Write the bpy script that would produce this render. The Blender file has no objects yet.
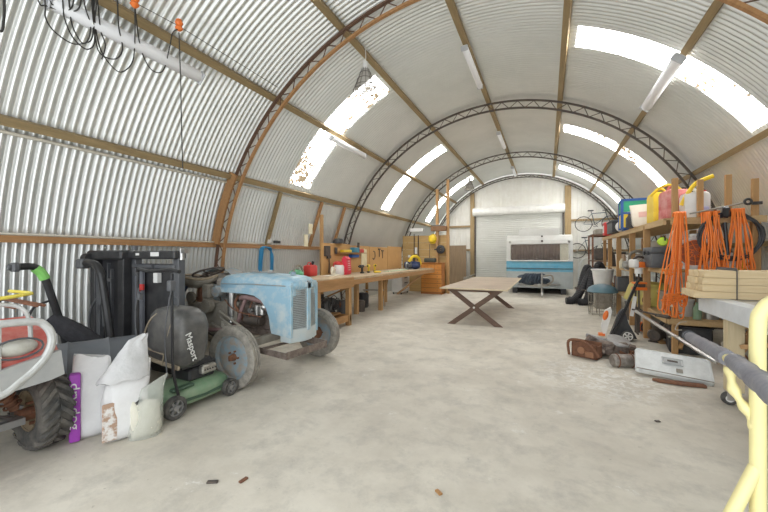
import bpy, bmesh, math, random
from mathutils import Vector, Matrix, Euler
random.seed(7)
PI = math.pi
COL = bpy.context.scene.collection
R = math.radians
V = Vector

# ------------------------------------------------------------------ materials
MATS = {}
def mat(name, c1, rough=.6, metal=0., c2=None, scale=6., amt=.5, bump=0., stretch=(1, 1, 1), kind='noise', emit=None, trans=0., alpha=1., coat=0., bscale=None, ramp=(.35, .7)):
    if name in MATS: return MATS[name]
    m = bpy.data.materials.new(name); m.use_nodes = True; MATS[name] = m
    nt = m.node_tree; N = nt.nodes; L = nt.links
    b = N['Principled BSDF']
    b.inputs['Roughness'].default_value = rough; b.inputs['Metallic'].default_value = metal
    b.inputs['Base Color'].default_value = (*c1, 1)
    b.inputs['Transmission Weight'].default_value = trans
    b.inputs['Alpha'].default_value = alpha
    b.inputs['Coat Weight'].default_value = coat
    if emit:
        b.inputs['Emission Color'].default_value = (*emit[:3], 1); b.inputs['Emission Strength'].default_value = emit[3]
    tc = N.new('ShaderNodeTexCoord'); mp = N.new('ShaderNodeMapping'); mp.inputs['Scale'].default_value = stretch
    L.new(tc.outputs['Object'], mp.inputs['Vector'])
    if c2 is None: c2 = tuple(x * .72 for x in c1); amt = min(amt, .5)
    nz = N.new('ShaderNodeTexNoise'); nz.inputs['Scale'].default_value = scale; nz.inputs['Detail'].default_value = 6; nz.inputs['Roughness'].default_value = .65
    L.new(mp.outputs[0], nz.inputs['Vector'])
    cr = N.new('ShaderNodeValToRGB'); cr.color_ramp.elements[0].position = ramp[0]; cr.color_ramp.elements[1].position = ramp[1]
    cr.color_ramp.elements[0].color = (0, 0, 0, 1); cr.color_ramp.elements[1].color = (amt, amt, amt, 1)
    L.new(nz.outputs['Fac'], cr.inputs[0])
    mx = N.new('ShaderNodeMix'); mx.data_type = 'RGBA'
    mx.inputs['A'].default_value = (*c1, 1); mx.inputs['B'].default_value = (*c2, 1)
    L.new(cr.outputs[0], mx.inputs['Factor']); L.new(mx.outputs['Result'], b.inputs['Base Color'])
    if bump:
        bp = N.new('ShaderNodeBump'); bp.inputs['Strength'].default_value = bump; bp.inputs['Distance'].default_value = .01
        n2 = N.new('ShaderNodeTexNoise'); n2.inputs['Scale'].default_value = bscale or scale * 4; n2.inputs['Detail'].default_value = 4
        L.new(mp.outputs[0], n2.inputs['Vector']); L.new(n2.outputs['Fac'], bp.inputs['Height']); L.new(bp.outputs[0], b.inputs['Normal'])
    return m
def wood(name, c1, c2, axis=0, scale=3., rough=.7, amt=.8):
    st = [14, 14, 14]; st[axis] = 1.2
    return mat(name, c1, rough, 0, c2, scale, amt, .15, tuple(st), ramp=(.3, .7))

# ------------------------------------------------------------------ mesh builder
class B:
    def __init__(s): s.bm = bmesh.new()
    def _x(s, vs, M):
        if M is not None: bmesh.ops.transform(s.bm, matrix=M, verts=vs)
    def box(s, c, d, rot=None, bev=0., seg=1, M=None):
        r = bmesh.ops.create_cube(s.bm, size=1.)
        vs = r['verts']
        bmesh.ops.scale(s.bm, vec=d, verts=vs)
        if bev:
            es = list({e for v in vs for e in v.link_edges})
            q = bmesh.ops.bevel(s.bm, geom=es, offset=bev, segments=seg, affect='EDGES', profile=.5)
            vs = list({v for f in q['faces'] for v in f.verts} | {v for v in vs if v.is_valid})
        T = Matrix.Translation(c)
        if rot is not None: T = T @ Euler(rot).to_matrix().to_4x4()
        if M is not None: T = M @ T
        bmesh.ops.transform(s.bm, matrix=T, verts=vs)
        return s
    def bar(s, p, q, w, h, up=(0, 0, 1), bev=0.):
        p = V(p); q = V(q); d = q - p; L = d.length; x = d.normalized(); u = V(up)
        y = u.cross(x)
        if y.length < 1e-4: y = V((0, 1, 0)).cross(x)
        y.normalize(); z = x.cross(y)
        M = Matrix(((x.x, y.x, z.x), (x.y, y.y, z.y), (x.z, y.z, z.z))).to_4x4(); M.translation = (p + q) / 2
        return s.box((0, 0, 0), (L, w, h), M=M, bev=bev)
    def cyl(s, p, q, r, r2=None, n=16, cap=True):
        p = V(p); q = V(q); d = q - p; L = d.length
        if L < 1e-6: return s
        k = bmesh.ops.create_cone(s.bm, cap_ends=cap, segments=n, radius1=r, radius2=r if r2 is None else r2, depth=L)
        M = Matrix.Translation((p + q) / 2) @ d.to_track_quat('Z', 'Y').to_matrix().to_4x4()
        bmesh.ops.transform(s.bm, matrix=M, verts=k['verts']); return s
    def ball(s, c, r, sc=(1, 1, 1), n=12, rot=None):
        k = bmesh.ops.create_uvsphere(s.bm, u_segments=n, v_segments=max(6, n * 2 // 3), radius=r)
        M = Matrix.Translation(c)
        if rot is not None: M = M @ Euler(rot).to_matrix().to_4x4()
        M = M @ Matrix.Diagonal((*sc, 1))
        bmesh.ops.transform(s.bm, matrix=M, verts=k['verts']); return s
    def tube(s, pts, r, n=8, closed=False, cap=True, sc=None):
        pts = [V(p) for p in pts]; m = len(pts); rings = []
        rr = r if hasattr(r, '__len__') else [r] * m
        prev = None
        for i, p in enumerate(pts):
            if closed: t = pts[(i + 1) % m] - pts[i - 1]
            else: t = pts[min(i + 1, m - 1)] - pts[max(i - 1, 0)]
            if t.length < 1e-9: t = V((0, 0, 1))
            t.normalize()
            if prev is None:
                a = V((0, 0, 1)) if abs(t.z) < .9 else V((1, 0, 0)); u = t.cross(a).normalized()
            else:
                u = prev - t * prev.dot(t)
                if u.length < 1e-6: u = t.cross(V((0, 0, 1)))
                u.normalize()
            prev = u; w = t.cross(u)
            rings.append([s.bm.verts.new(p + (u * math.cos(2 * PI * k / n) + w * math.sin(2 * PI * k / n)) * rr[i]) for k in range(n)])
        for i in range(m if closed else m - 1):
            a = rings[i]; b = rings[(i + 1) % m]
            for k in range(n): s.bm.faces.new((a[k], a[(k + 1) % n], b[(k + 1) % n], b[k]))
        if cap and not closed:
            s.bm.faces.new(rings[0][::-1]); s.bm.faces.new(rings[-1])
        return s
    def smooth(s, pts, r, n=8, k=6, closed=False):
        return s.tube(spline(pts, k, closed), r, n, closed)
    def lathe(s, prof, o=(0, 0, 0), ax=(0, 0, 1), n=24):
        q = V(ax).to_track_quat('Z', 'Y'); o = V(o); rings = []
        for (rad, z) in prof:
            if rad < 1e-5: rings.append([s.bm.verts.new(o + q @ V((0, 0, z)))])
            else: rings.append([s.bm.verts.new(o + q @ V((rad * math.cos(2 * PI * k / n), rad * math.sin(2 * PI * k / n), z))) for k in range(n)])
        for a, b in zip(rings, rings[1:]):
            if len(a) == 1 and len(b) == 1: continue
            for k in range(n):
                k2 = (k + 1) % n
                if len(a) == 1: s.bm.faces.new((a[0], b[k2], b[k]))
                elif len(b) == 1: s.bm.faces.new((a[k], a[k2], b[0]))
                else: s.bm.faces.new((a[k], a[k2], b[k2], b[k]))
        return s
    def prism(s, poly, h0, h1, plane='xz'):
        # extrude an outline; plane names the two axes of the outline, the third is the thickness
        ax = {'xz': 1, 'xy': 2, 'yz': 0}[plane]
        def P(a, b, h):
            return {1: (a, h, b), 2: (a, b, h), 0: (h, a, b)}[ax]
        lo = [s.bm.verts.new(P(a, b, h0)) for a, b in poly]; hi = [s.bm.verts.new(P(a, b, h1)) for a, b in poly]
        n = len(poly); s.bm.faces.new(lo[::-1]); s.bm.faces.new(hi)
        for i in range(n): s.bm.faces.new((lo[i], lo[(i + 1) % n], hi[(i + 1) % n], hi[i]))
        return s
    def loft(s, rings, closed=True, cap=True):
        rs = [[s.bm.verts.new(p) for p in r] for r in rings]; n = len(rs[0])
        for a, b in zip(rs, rs[1:]):
            for k in range(n if closed else n - 1): s.bm.faces.new((a[k], a[(k + 1) % n], b[(k + 1) % n], b[k]))
        if cap and closed: s.bm.faces.new(rs[0][::-1]); s.bm.faces.new(rs[-1])
        return s
    def grid(s, f, nu, nv, thick=None):
        g = [[s.bm.verts.new(f(i / nu, j / nv)) for j in range(nv + 1)] for i in range(nu + 1)]
        for i in range(nu):
            for j in range(nv): s.bm.faces.new((g[i][j], g[i + 1][j], g[i + 1][j + 1], g[i][j + 1]))
        return s
    def out(s, name, m, parent=None, angle=35, solid=0.):
        bm = s.bm
        bmesh.ops.recalc_face_normals(bm, faces=bm.faces)
        me = bpy.data.meshes.new(name); bm.to_mesh(me); bm.free()
        me.materials.append(m)
        me.shade_smooth(); me.set_sharp_from_angle(angle=R(angle))
        o = bpy.data.objects.new(name, me); COL.objects.link(o)
        if parent is not None: o.parent = parent
        if solid:
            md = o.modifiers.new('thickness', 'SOLIDIFY'); md.thickness = solid; md.offset = 0
        return o
def spline(pts, k=6, closed=False):
    pts = [V(p) for p in pts]; n = len(pts); out = []
    rng = range(n if closed else n - 1)
    for i in rng:
        g = (lambda j: pts[j % n]) if closed else (lambda j: pts[max(0, min(n - 1, j))])
        a, b, c, d = g(i - 1), g(i), g(i + 1), g(i + 2)
        for q in range(k):
            t = q / k
            out.append(.5 * ((2 * b) + (-a + c) * t + (2 * a - 5 * b + 4 * c - d) * t * t + (-a + 3 * b - 3 * c + d) * t ** 3))
    if not closed: out.append(pts[-1])
    return out
def ring(c, r, n, nrm=(0, 0, 1), ph=0):
    q = V(nrm).to_track_quat('Z', 'Y')
    return [V(c) + q @ V((r * math.cos(ph + 2 * PI * k / n), r * math.sin(ph + 2 * PI * k / n), 0)) for k in range(n)]

def tag(o, label=None, cat=None, group=None, kind=None):
    if label: o['label'] = label
    if cat: o['category'] = cat
    if group: o['group'] = group
    if kind: o['kind'] = kind
    return o
def thing(name, label, cat, loc=(0, 0, 0), rz=0., group=None, rot=None):
    o = bpy.data.objects.new(name, None); COL.objects.link(o); o.empty_display_size = .1
    o.location = loc; o.rotation_euler = rot if rot is not None else (0, 0, rz)
    return tag(o, label, cat, group)
def copy_tree(o, loc=None, rz=None, label=None, parent=None):
    c = o.copy(); COL.objects.link(c)
    if parent is not None: c.parent = parent
    for ch in list(o.children): copy_tree(ch, parent=c)
    if loc is not None: c.location = loc
    if rz is not None: c.rotation_euler = (0, 0, rz)
    if label: c['label'] = label
    return c
def text(body, size, m, parent, loc, rot, name='lettering', ext=.0008, align='CENTER', sx=1.):
    cu = bpy.data.curves.new(name, 'FONT'); cu.body = body; cu.size = size; cu.extrude = ext; cu.align_x = align; cu.align_y = 'CENTER'
    t = bpy.data.objects.new(name + '_src', cu); COL.objects.link(t)
    dg = bpy.context.evaluated_depsgraph_get(); me = bpy.data.meshes.new_from_object(t.evaluated_get(dg))
    bpy.data.objects.remove(t); me.materials.clear(); me.materials.append(m)
    o = bpy.data.objects.new(name, me); COL.objects.link(o); o.parent = parent; o.location = loc; o.rotation_euler = rot; o.scale = (sx, 1, 1)
    return o

# ------------------------------------------------------------------ the barn
XC, ZC, RS, RP, RC = -1.205, .764, 4.75, 4.73, 4.62      # arch centre, sheet radius, purlin outside, outer chord
YN, YF = -1.3, 18.37
RINGS = [.15, 4.75, 9.29, 14.08, 18.2]
PURL = [-62, -42, -22, -2, 18.5, 39.5, 58.5]
def arc(a, r, y): return V((XC + r * math.sin(R(a)), y, ZC + r * math.cos(R(a))))

M_sheet = mat('galvanised_sheet', (.76, .77, .75), .32, .62, (.60, .62, .60), 1.2, .5)
M_purlin = wood('weathered_timber', (.36, .265, .135), (.21, .15, .07), 1, 2.)
M_orange_wood = wood('orange_timber', (.46, .25, .105), (.30, .15, .06), 1, 2.)
M_rust_steel = mat('rusty_brown_steel', (.17, .095, .06), .7, .2, (.10, .06, .045), 20, .8)
M_dark_steel = mat('dark_grey_steel', (.085, .075, .068), .6, .4, (.16, .12, .09), 14, .6)
M_white_sheet = mat('white_painted_sheet', (.78, .77, .72), .5, 0, (.66, .63, .55), 3, .6)
M_galv = mat('zinc_steel', (.55, .56, .56), .35, .8, (.38, .38, .37), 12, .6)

def corr(name, a0, a1, y0, y1, m, holes=(), kind='structure', label=None):
    b = B(); p = .084; k = 8; dy = p / k
    ny = int(round((y1 - y0) / dy)); na = max(2, int(round((a1 - a0) / 3.)))
    rows = []
    for j in range(ny + 1):
        y = y0 + j * dy; rr = RS + .019 * math.sin(2 * PI * y / p)
        rows.append([b.bm.verts.new(arc(a0 + (a1 - a0) * i / na, rr, y)) for i in range(na + 1)])
    for j in range(ny):
        ym = y0 + (j + .5) * dy
        for i in range(na):
            am = a0 + (a1 - a0) * (i + .5) / na
            if any(h[0] < ym < h[1] and h[2] < am < h[3] for h in holes): continue
            b.bm.faces.new((rows[j][i], rows[j + 1][i], rows[j + 1][i + 1], rows[j][i + 1]))
    o = b.out(name, m, angle=60); tag(o, label, kind=kind); return o
SKY = [(6.30, 7.06), (11.18, 11.86), (16.15, 16.8)]
SKYR = [(6.48, 7.10), (11.15, 11.86), (16.12, 16.8)]
HOLES = [(a, b, -60, -24) for a, b in SKY] + [(a, b, 20, 57) for a, b in SKYR]
corr('ceiling', -60, 57, YN, YF, M_sheet, HOLES)
corr('wall_left', -99.5, -60, YN, YF, M_sheet)
corr('wall_right', 57, 99.5, YN, YF, M_sheet)
# translucent roof sheets with leaf litter lying on them
def skymat():
    m = bpy.data.materials.new('translucent_roof_sheet'); m.use_nodes = True; nt = m.node_tree; N = nt.nodes; L = nt.links
    b = N['Principled BSDF']; b.inputs['Base Color'].default_value = (.8, .8, .78, 1); b.inputs['Roughness'].default_value = .5
    tc = N.new('ShaderNodeTexCoord'); v = N.new('ShaderNodeTexNoise'); v.inputs['Scale'].default_value = 9; v.inputs['Detail'].default_value = 5; v.inputs['Roughness'].default_value = .7
    L.new(tc.outputs['Object'], v.inputs['Vector'])
    big = N.new('ShaderNodeTexNoise'); big.inputs['Scale'].default_value = .55; L.new(tc.outputs['Object'], big.inputs['Vector'])
    ad = N.new('ShaderNodeMath'); ad.operation = 'ADD'; L.new(v.outputs['Fac'], ad.inputs[0]); L.new(big.outputs['Fac'], ad.inputs[1])
    cr = N.new('ShaderNodeValToRGB'); cr.color_ramp.elements[0].position = .57 * 2 / 2 + .6 - .02; cr.color_ramp.elements[0].color = (1, .99, .97, 1)
    cr.color_ramp.elements[1].position = 1.24 if False else .999; cr.color_ramp.elements[1].color = (.25, .2, .13, 1)
    mr = N.new('ShaderNodeMapRange'); mr.inputs['From Min'].default_value = 1.10; mr.inputs['From Max'].default_value = 1.13
    L.new(ad.outputs[0], mr.inputs['Value'])
    mx = N.new('ShaderNodeMix'); mx.data_type = 'RGBA'; mx.inputs['A'].default_value = (1, .995, .98, 1); mx.inputs['B'].default_value = (.02, .016, .01, 1)
    L.new(mr.outputs[0], mx.inputs['Factor']); m6 = N.new('ShaderNodeMix'); m6.data_type = 'RGBA'; m6.inputs['A'].default_value = (.8, .8, .78, 1); m6.inputs['B'].default_value = (.30, .22, .14, 1); L.new(mr.outputs[0], m6.inputs['Factor']); L.new(m6.outputs['Result'], b.inputs['Base Color']); L.new(mx.outputs['Result'], b.inputs['Emission Color'])
    b.inputs['Emission Strength'].default_value = SKYE
    return m
SKYE = 10.5
M_sky = skymat()
n = 0
for s0, s1, S_ in ((-60, -24, SKY), (20, 57, SKYR)):
    for (a, b_) in S_:
        n += 1
        corr('window_%d' % n, s0, s1, a, b_, M_sky)
# purlins
for i, a in enumerate(PURL):
    b = B(); c0 = arc(a, RP - .055, YN + .02); c1 = arc(a, RP - .055, YF)
    b.bar(c0, c1, .095, .105, up=(math.sin(R(a)), 0, math.cos(R(a))))
    tag(b.out('trim_%d' % (i + 1), M_purlin), kind='structure')
b = B(); b.bar((-5.79, YN, 1.69), (-5.79, 9.3, 1.69), .1, .085); tag(b.out('trim_8', M_orange_wood), kind='structure')
b = B(); b.bar((3.36, YN, 1.69), (3.36, YF, 1.69), .1, .085); tag(b.out('trim_9', M_purlin), kind='structure')
b = B(); b.tube([arc(-63.6, RP - .03, YN + .1), arc(-63.6, RP - .03, 3.5), arc(-63.4, RP - .03, 9.2)], .022, 8); tag(b.out('trim_50', mat('pale_conduit', (.70, .66, .56), .5)), kind='structure')
b = B(); b.tube([(-5.74, YN + .1, 1.75), (-5.74, 6.0, 1.75)], .014, 8); tag(b.out('trim_51', mat('pale_conduit', (.70, .66, .56), .5)), kind='structure')
# ring trusses
for k, y in enumerate(RINGS):
    t = thing('trim_%d' % (10 + k), None, None); t['kind'] = 'structure'
    m = M_rust_steel if k < 2 else M_dark_steel
    a0, a1 = -99, 99
    D = .20 if k < 4 else .12
    for nm, r, w, h in (('outer_chord', RC - .02, .05, .035), ('inner_chord', RC - D, .05, .035)):
        b = B(); A = [a0 + (a1 - a0) * i / 90 for i in range(91)]
        if k == 1 and nm == 'inner_chord': w = .05; h = .04
        rings = [[arc(a, r - h / 2, y - w / 2), arc(a, r + h / 2, y - w / 2), arc(a, r + h / 2, y + w / 2), arc(a, r - h / 2, y + w / 2)] for a in A]
        b.loft(rings); b.out(nm, M_orange_wood if (k == 1 and nm == 'inner_chord') else m, t)
    b = B(); st = 2.35; a = a0; fl = 0
    while a < a1:
        q0 = arc(a, RC - .03 if fl else RC - D, y); q1 = arc(min(a + st, a1), RC - D if fl else RC - .03, y)
        b.cyl(q0, q1, .009, n=6); a += st; fl ^= 1
    b.out('lacing', m, t)
    if k == 1:
        for s_ in (-1,):
            b = B(); A = [s_ * (61 + i * 1.9) for i in range(10)]
            rings = [[arc(a, RC - .10, y - .07), arc(a, RC + .08, y - .07), arc(a, RC + .08, y - .03), arc(a, RC - .10, y - .03)] for a in A]
            b.loft(rings); b.out('facing_board', M_orange_wood, t)
# short wall studs between the girt and the first purlin
for i, (y, m) in enumerate(((6.08, 0), (7.66, 1), (8.8, 1))):
    b = B(); b.bar(arc(-78, 4.66, y), arc(-62.8, 4.66, y), .09, .05, up=(1, 0, .4))
    tag(b.out('trim_%d' % (15 + i), M_purlin if not m else M_orange_wood), kind='structure')
# floor: concrete slab
def floormat():
    m = bpy.data.materials.new('stained_concrete'); m.use_nodes = True; nt = m.node_tree; N = nt.nodes; L = nt.links
    b = N['Principled BSDF']; b.inputs['Roughness'].default_value = .72
    tc = N.new('ShaderNodeTexCoord')
    def nz(scale, det, rough=.6, dist=0):
        x = N.new('ShaderNodeTexNoise'); x.inputs['Scale'].default_value = scale; x.inputs['Detail'].default_value = det; x.inputs['Roughness'].default_value = rough; x.inputs['Distortion'].default_value = dist
        L.new(tc.outputs['Object'], x.inputs['Vector']); return x.outputs['Fac']
    def rng(f, a, b2, lo=0., hi=1.):
        x = N.new('ShaderNodeMapRange'); x.inputs['From Min'].default_value = a; x.inputs['From Max'].default_value = b2; x.inputs['To Min'].default_value = lo; x.inputs['To Max'].default_value = hi
        L.new(f, x.inputs['Value']); return x.outputs[0]
    def mix(f, A, Bc):
        x = N.new('ShaderNodeMix'); x.data_type = 'RGBA'; L.new(f, x.inputs['Factor'])
        for k_, v in (('A', A), ('B', Bc)):
            if isinstance(v, tuple): x.inputs[k_].default_value = (*v, 1)
            else: L.new(v, x.inputs[k_])
        return x.outputs['Result']
    c = mix(rng(nz(.9, 8, .7, .1), .38, .62), (.67, .63, .545), (.53, .49, .415))
    c = mix(rng(nz(3.2, 9, .75, .15), .48, .70, 0, .62), c, (.36, .34, .30))
    c = mix(rng(nz(.55, 8, .7, .2), .58, .70, 0, .5), c, (.40, .37, .31))
    c = mix(rng(nz(2.1, 9, .8, .2), .60, .66, 0, .6), c, (.78, .77, .74))
    c = mix(rng(nz(16, 3, .6), .70, .74, 0, .55), c, (.30, .27, .22))
    # scuffed white patch near the scrap pile
    sp = N.new('ShaderNodeVectorMath'); sp.operation = 'DISTANCE'; sp.inputs[1].default_value = (.65, 5.0, 0); L.new(tc.outputs['Object'], sp.inputs[0])
    f1 = rng(sp.outputs['Value'], 1.0, .3); f2 = rng(nz(9, 5, .7, 1), .5, .56)
    mu = N.new('ShaderNodeMath'); mu.operation = 'MULTIPLY'; L.new(f1, mu.inputs[0]); L.new(f2, mu.inputs[1])
    m5 = N.new('ShaderNodeMath'); m5.operation = 'MULTIPLY'; m5.inputs[1].default_value = .6; L.new(mu.outputs[0], m5.inputs[0]); c = mix(m5.outputs[0], c, (.80, .80, .78))
    L.new(c, b.inputs['Base Color'])
    bp = N.new('ShaderNodeBump'); bp.inputs['Strength'].default_value = .12; bp.inputs['Distance'].default_value = .01
    L.new(nz(30, 5), bp.inputs['Height']); L.new(bp.outputs[0], b.inputs['Normal'])
    return m
b = B(); b.box((-1.2, 8.4, -.05), (12.0, 21.0, .1)); tag(b.out('floor', floormat()), kind='structure')
# end wall: white trapezoid sheet, arch-topped, with the door opening left out
b = B()
DX0, DX1, DZ = -3.32, .64, 3.84
x = XC - RS
xs = []
while x < XC + RS:
    for dx, dp in ((0, 0), (.02, 0), (.032, .014), (.058, .014), (.07, 0)): xs.append((x + dx, dp))
    x += .15
xs = [p for p in xs if p[0] < XC + RS]
def zt(x): return ZC + math.sqrt(max(0, RS * RS - (x - XC) ** 2))
for (xa, da), (xb, db) in zip(xs, xs[1:]):
    z0 = DZ if DX0 < (xa + xb) / 2 < DX1 else 0
    vs = [b.bm.verts.new(p) for p in ((xa, 18.42 - da, z0), (xb, 18.42 - db, z0), (xb, 18.42 - db, max(z0, zt(xb))), (xa, 18.42 - da, max(z0, zt(xa))))]
    b.bm.faces.new(vs)
tag(b.out('wall_far', M_white_sheet, angle=20), kind='structure')
M_gable_wood = wood('gable_timber', (.42, .30, .15), (.25, .17, .08), 2, 2.)
M_gable_h = wood('gable_rail', (.38, .27, .14), (.25, .17, .08), 0, 2.)
k = 18
for (p, q, w, h, mm) in (((-3.5, 18.33, 0), (-3.5, 18.33, 4.7), .1, .2, 1), ((.87, 18.33, 0), (.87, 18.33, 4.72), .1, .26, 1), ((-5.6, 18.34, 2.98), (-3.6, 18.34, 2.98), .06, .1, 0), ((-5.6, 18.34, 1.76), (-3.6, 18.34, 1.76), .06, .1, 0),
                   ((1.0, 18.34, 3.1), (2.8, 18.34, 3.1), .06, .1, 0), ((1.0, 18.34, 1.7), (3.3, 18.34, 1.7), .06, .1, 0)):
    b = B()
    if mm: b.box(((p[0]), p[1], q[2] / 2), (h, w, q[2]))
    else: b.bar(p, q, w, h)
    tag(b.out('trim_%d' % k, M_gable_wood if mm else M_gable_h), kind='structure'); k += 1
# roller door
M_door = mat('roller_door_paint', (.66, .66, .62), .45, .1, (.56, .55, .5), 2, .5)
d = thing('door_1', None, None); d['kind'] = 'structure'
b = B(); prof = []
z = 0.
while z < 3.5:
    prof += [(z, 0), (z + .055, .0), (z + .065, .02), (z + .085, .02)]; z += .095
vl = [[b.bm.verts.new((x_, 18.33 - dp, z_)) for z_, dp in prof] for x_ in (DX0, DX1)]
for i in range(len(prof) - 1): b.bm.faces.new((vl[0][i], vl[1][i], vl[1][i + 1], vl[0][i + 1]))
b.out('door_curtain', M_door, d, angle=20)
b = B(); b.cyl((DX0 - .1, 18.1, 3.66), (DX1 + .1, 18.1, 3.66), .2, n=24); b.box((-1.34, 18.25, 3.82), (4.1, .25, .1)); b.out('roller_housing', mat('roller_white', (.84, .83, .79), .4), d)
for x_ in (DX0 - .03, DX1 + .03):
    b = B(); b.box((x_, 18.3, 1.8), (.06, .1, 3.6)); b.out('guide_rail', M_dark_steel, d)
# ------------------------------------------------------------------ shared materials
M_black = mat('black_plastic', (.022, .022, .025), .45, 0, (.06, .06, .06), 8, .6)
M_blackm = mat('black_painted_steel', (.018, .018, .02), .35, .2, (.05, .05, .05), 9, .5)
M_dgrey = mat('dark_grey_plastic', (.075, .08, .09), .5, 0, (.13, .13, .13), 5, .6)
M_rubber = mat('dusty_rubber', (.035, .035, .035), .8, 0, (.17, .16, .14), 10, .8)
M_tyre_old = mat('old_grey_tyre', (.20, .185, .165), .85, 0, (.42, .39, .33), 14, .8)
M_chrome = mat('bare_steel', (.55, .55, .54), .3, .9, (.35, .33, .3), 10, .6)
M_rust = mat('rust', (.24, .11, .06), .85, .1, (.12, .06, .04), 18, .8, .3)
M_green = mat('mower_green', (.17, .29, .17), .45, 0, (.30, .33, .24), 7, .6)
M_white = mat('white_plastic', (.78, .78, .76), .5, 0, (.62, .61, .57), 5, .5)
M_red = mat('red_plastic', (.62, .045, .04), .45, 0, (.45, .05, .04), 6, .5)
M_yellow = mat('yellow_plastic', (.85, .62, .03), .45, 0, (.72, .48, .03), 5, .5)
M_orange = mat('orange_plastic', (.85, .20, .03), .5, 0, (.62, .14, .03), 6, .5)
M_blue = mat('blue_plastic', (.03, .12, .42), .45)
M_ply = wood('plywood', (.58, .38, .19), (.44, .27, .12), 0, 1.5)
M_pine = wood('new_pine', (.74, .60, .38), (.60, .44, .24), 0, 1.6)
M_pinez = wood('pine_upright', (.52, .31, .13), (.34, .19, .08), 2, 1.6)
M_piney = wood('pine_lengthways', (.60, .43, .23), (.44, .29, .13), 1, 1.6)
M_cloth_black = mat('black_fabric', (.03, .03, .034), .95, 0, (.07, .07, .08), 12, .6, .4)

# ------------------------------------------------------------------ quad bike, front corner at the left edge
def lug_tyre(b, c, Rr, w, ax, n=20):
    # chevron-lugged balloon tyre about axis ax through c
    q = V(ax).to_track_quat('Z', 'Y'); c = V(c)
    h = w / 2
    prof = [(Rr * .50, -h * .78), (Rr * .60, -h * .98), (Rr * .78, -h * 1.02), (Rr * .90, -h * .92), (Rr * .94, -h * .6), (Rr * .95, 0), (Rr * .94, h * .6), (Rr * .90, h * .92), (Rr * .78, h * 1.02), (Rr * .60, h * .98), (Rr * .50, h * .78)]
    b.lathe(prof, c, ax, 40)
    for k in range(n):
        for s in (-1, 1):
            a0 = 2 * PI * (k + (.5 if s > 0 else 0)) / n
            pts = []
            for t in range(5):
                f = t / 4; z = s * h * (.04 + .96 * f); a = a0 + .34 * f
                rr = Rr * (1.0 if f < .8 else .93)
                pts.append(c + q @ V((rr * math.cos(a), rr * math.sin(a), z)) )
            r0 = [c + (p - c) for p in pts]
            rings = []
            for t, p in enumerate(pts):
                f = t / 4; z = s * h * (.04 + .96 * f); a = a0 + .34 * f; rr = Rr * (1.02 if f < .8 else .96); ri = rr * .90; da = .08
                rings.append([c + q @ V((R_ * math.cos(a + d_), R_ * math.sin(a + d_), z)) for R_, d_ in ((ri, -da), (rr, -da * .8), (rr, da * .8), (ri, da))])
            b.loft(rings)
quad = thing('quad_bike', 'red quad bike with white bull bar and knobbly tyre at the left edge', 'quad bike', (-3.62, .92, 0))
M_atv_red = mat('faded_red_plastic', (.55, .10, .08), .5, 0, (.68, .35, .30), 6, .8)
M_bar = mat('scuffed_white_bar', (.60, .61, .60), .45, .2, (.40, .40, .38), 12, .7)
M_atv_tyre = mat('muddy_atv_tyre', (.05, .05, .05), .85, 0, (.22, .20, .17), 7, .7)
M_tan_rim = mat('tan_rim_paint', (.45, .36, .24), .6, .1, (.28, .22, .15), 10, .7)
for yw in (.45, -.45):
    for xw in (0, -1.22):
        b = B(); lug_tyre(b, (xw, yw, .305), .30, .20, (0, 1, 0)); ty = b.out('tyre', M_atv_tyre, quad)
        sg = 1 if yw > 0 else -1
        b = B(); b.lathe([(.155, -.09), (.15, -.07), (.13, -.05), (.125, .03), (.06, .05), (.05, .06), (0, .06)], (xw, yw, .305), (0, 1, 0)); b.lathe([(.155, .09), (.15, .07), (.12, .04)], (xw, yw, .305), (0, 1, 0))
        b.out('rim', M_tan_rim, ty)
        b = B(); b.cyl((xw, yw - sg * .14, .28), (xw, yw - sg * .04, .28), .05)
        for q in range(4):
            a = q * PI / 2 + .4; b.cyl((xw + .075 * math.cos(a), yw - sg * .08, .28 + .075 * math.sin(a)), (xw + .075 * math.cos(a), yw, .28 + .075 * math.sin(a)), .012, n=8)
        b.out('hub', M_rust, ty)
for s in (-1, 1):
    b = B(); b.tube([(-.05, s * .12, .34), (0, s * .34, .26)], .02); b.tube([(.1, s * .12, .34), (0, s * .34, .26)], .02); b.tube([(-.05, s * .14, .48), (0, s * .34, .34)], .016); b.box((.05, s * .22, .27), (.12, .2, .05))
    b.out('suspension_arm', mat('dull_grey_steel', (.3, .3, .3), .5, .5), quad)
    b = B(); b.cyl((-.02, s * .17, .62), (-.02, s * .31, .34), .035, n=12)
    for q in range(7): b.tube(ring(V((-.02, s * .17, .62)).lerp(V((-.02, s * .31, .34)), .1 + q * .13), .05, 12, (0, s * .14, -.28)), .008, 5, True)
    b.out('shock_absorber', M_rust, quad)
b = B(); b.box((-.6, 0, .42), (1.3, .24, .3), bev=.04); b.cyl((-.4, -.1, .5), (-.4, .1, .5), .13)
b.out('engine', M_dark_steel, quad)
b = B()
def fender(s):
    rings = []
    for i in range(9):
        f = i / 8; a = .62 + f * 1.7
        x = .36 * math.cos(a) - .02; z = .42 + .50 * math.sin(a)
        rings.append([(x * .92, s * .18, z - .01), (x, s * .3, z + .03), (x, s * .43, z), (x * .97, s * .48, z - .05), (x * .95, s * .47, z - .07), (x * .95, s * .40, z - .03), (x * .9, s * .2, z - .03)])
    b.loft(rings)
fender(1); b.out('front_mudguard', M_atv_red, quad, 50); b = B(); fender(-1); b.out('front_mudguard', M_atv_red, quad, 50)
b = B(); b.loft([[(.30, y, .60), (.34, y, .78), (.22, y, .95), (-.1, y, 1.02), (-.2, y, .9), (-.1, y, .6)] for y in (-.42, -.2, .2, .42)]); b.out('front_cowl', M_atv_red, quad, 30)
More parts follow.
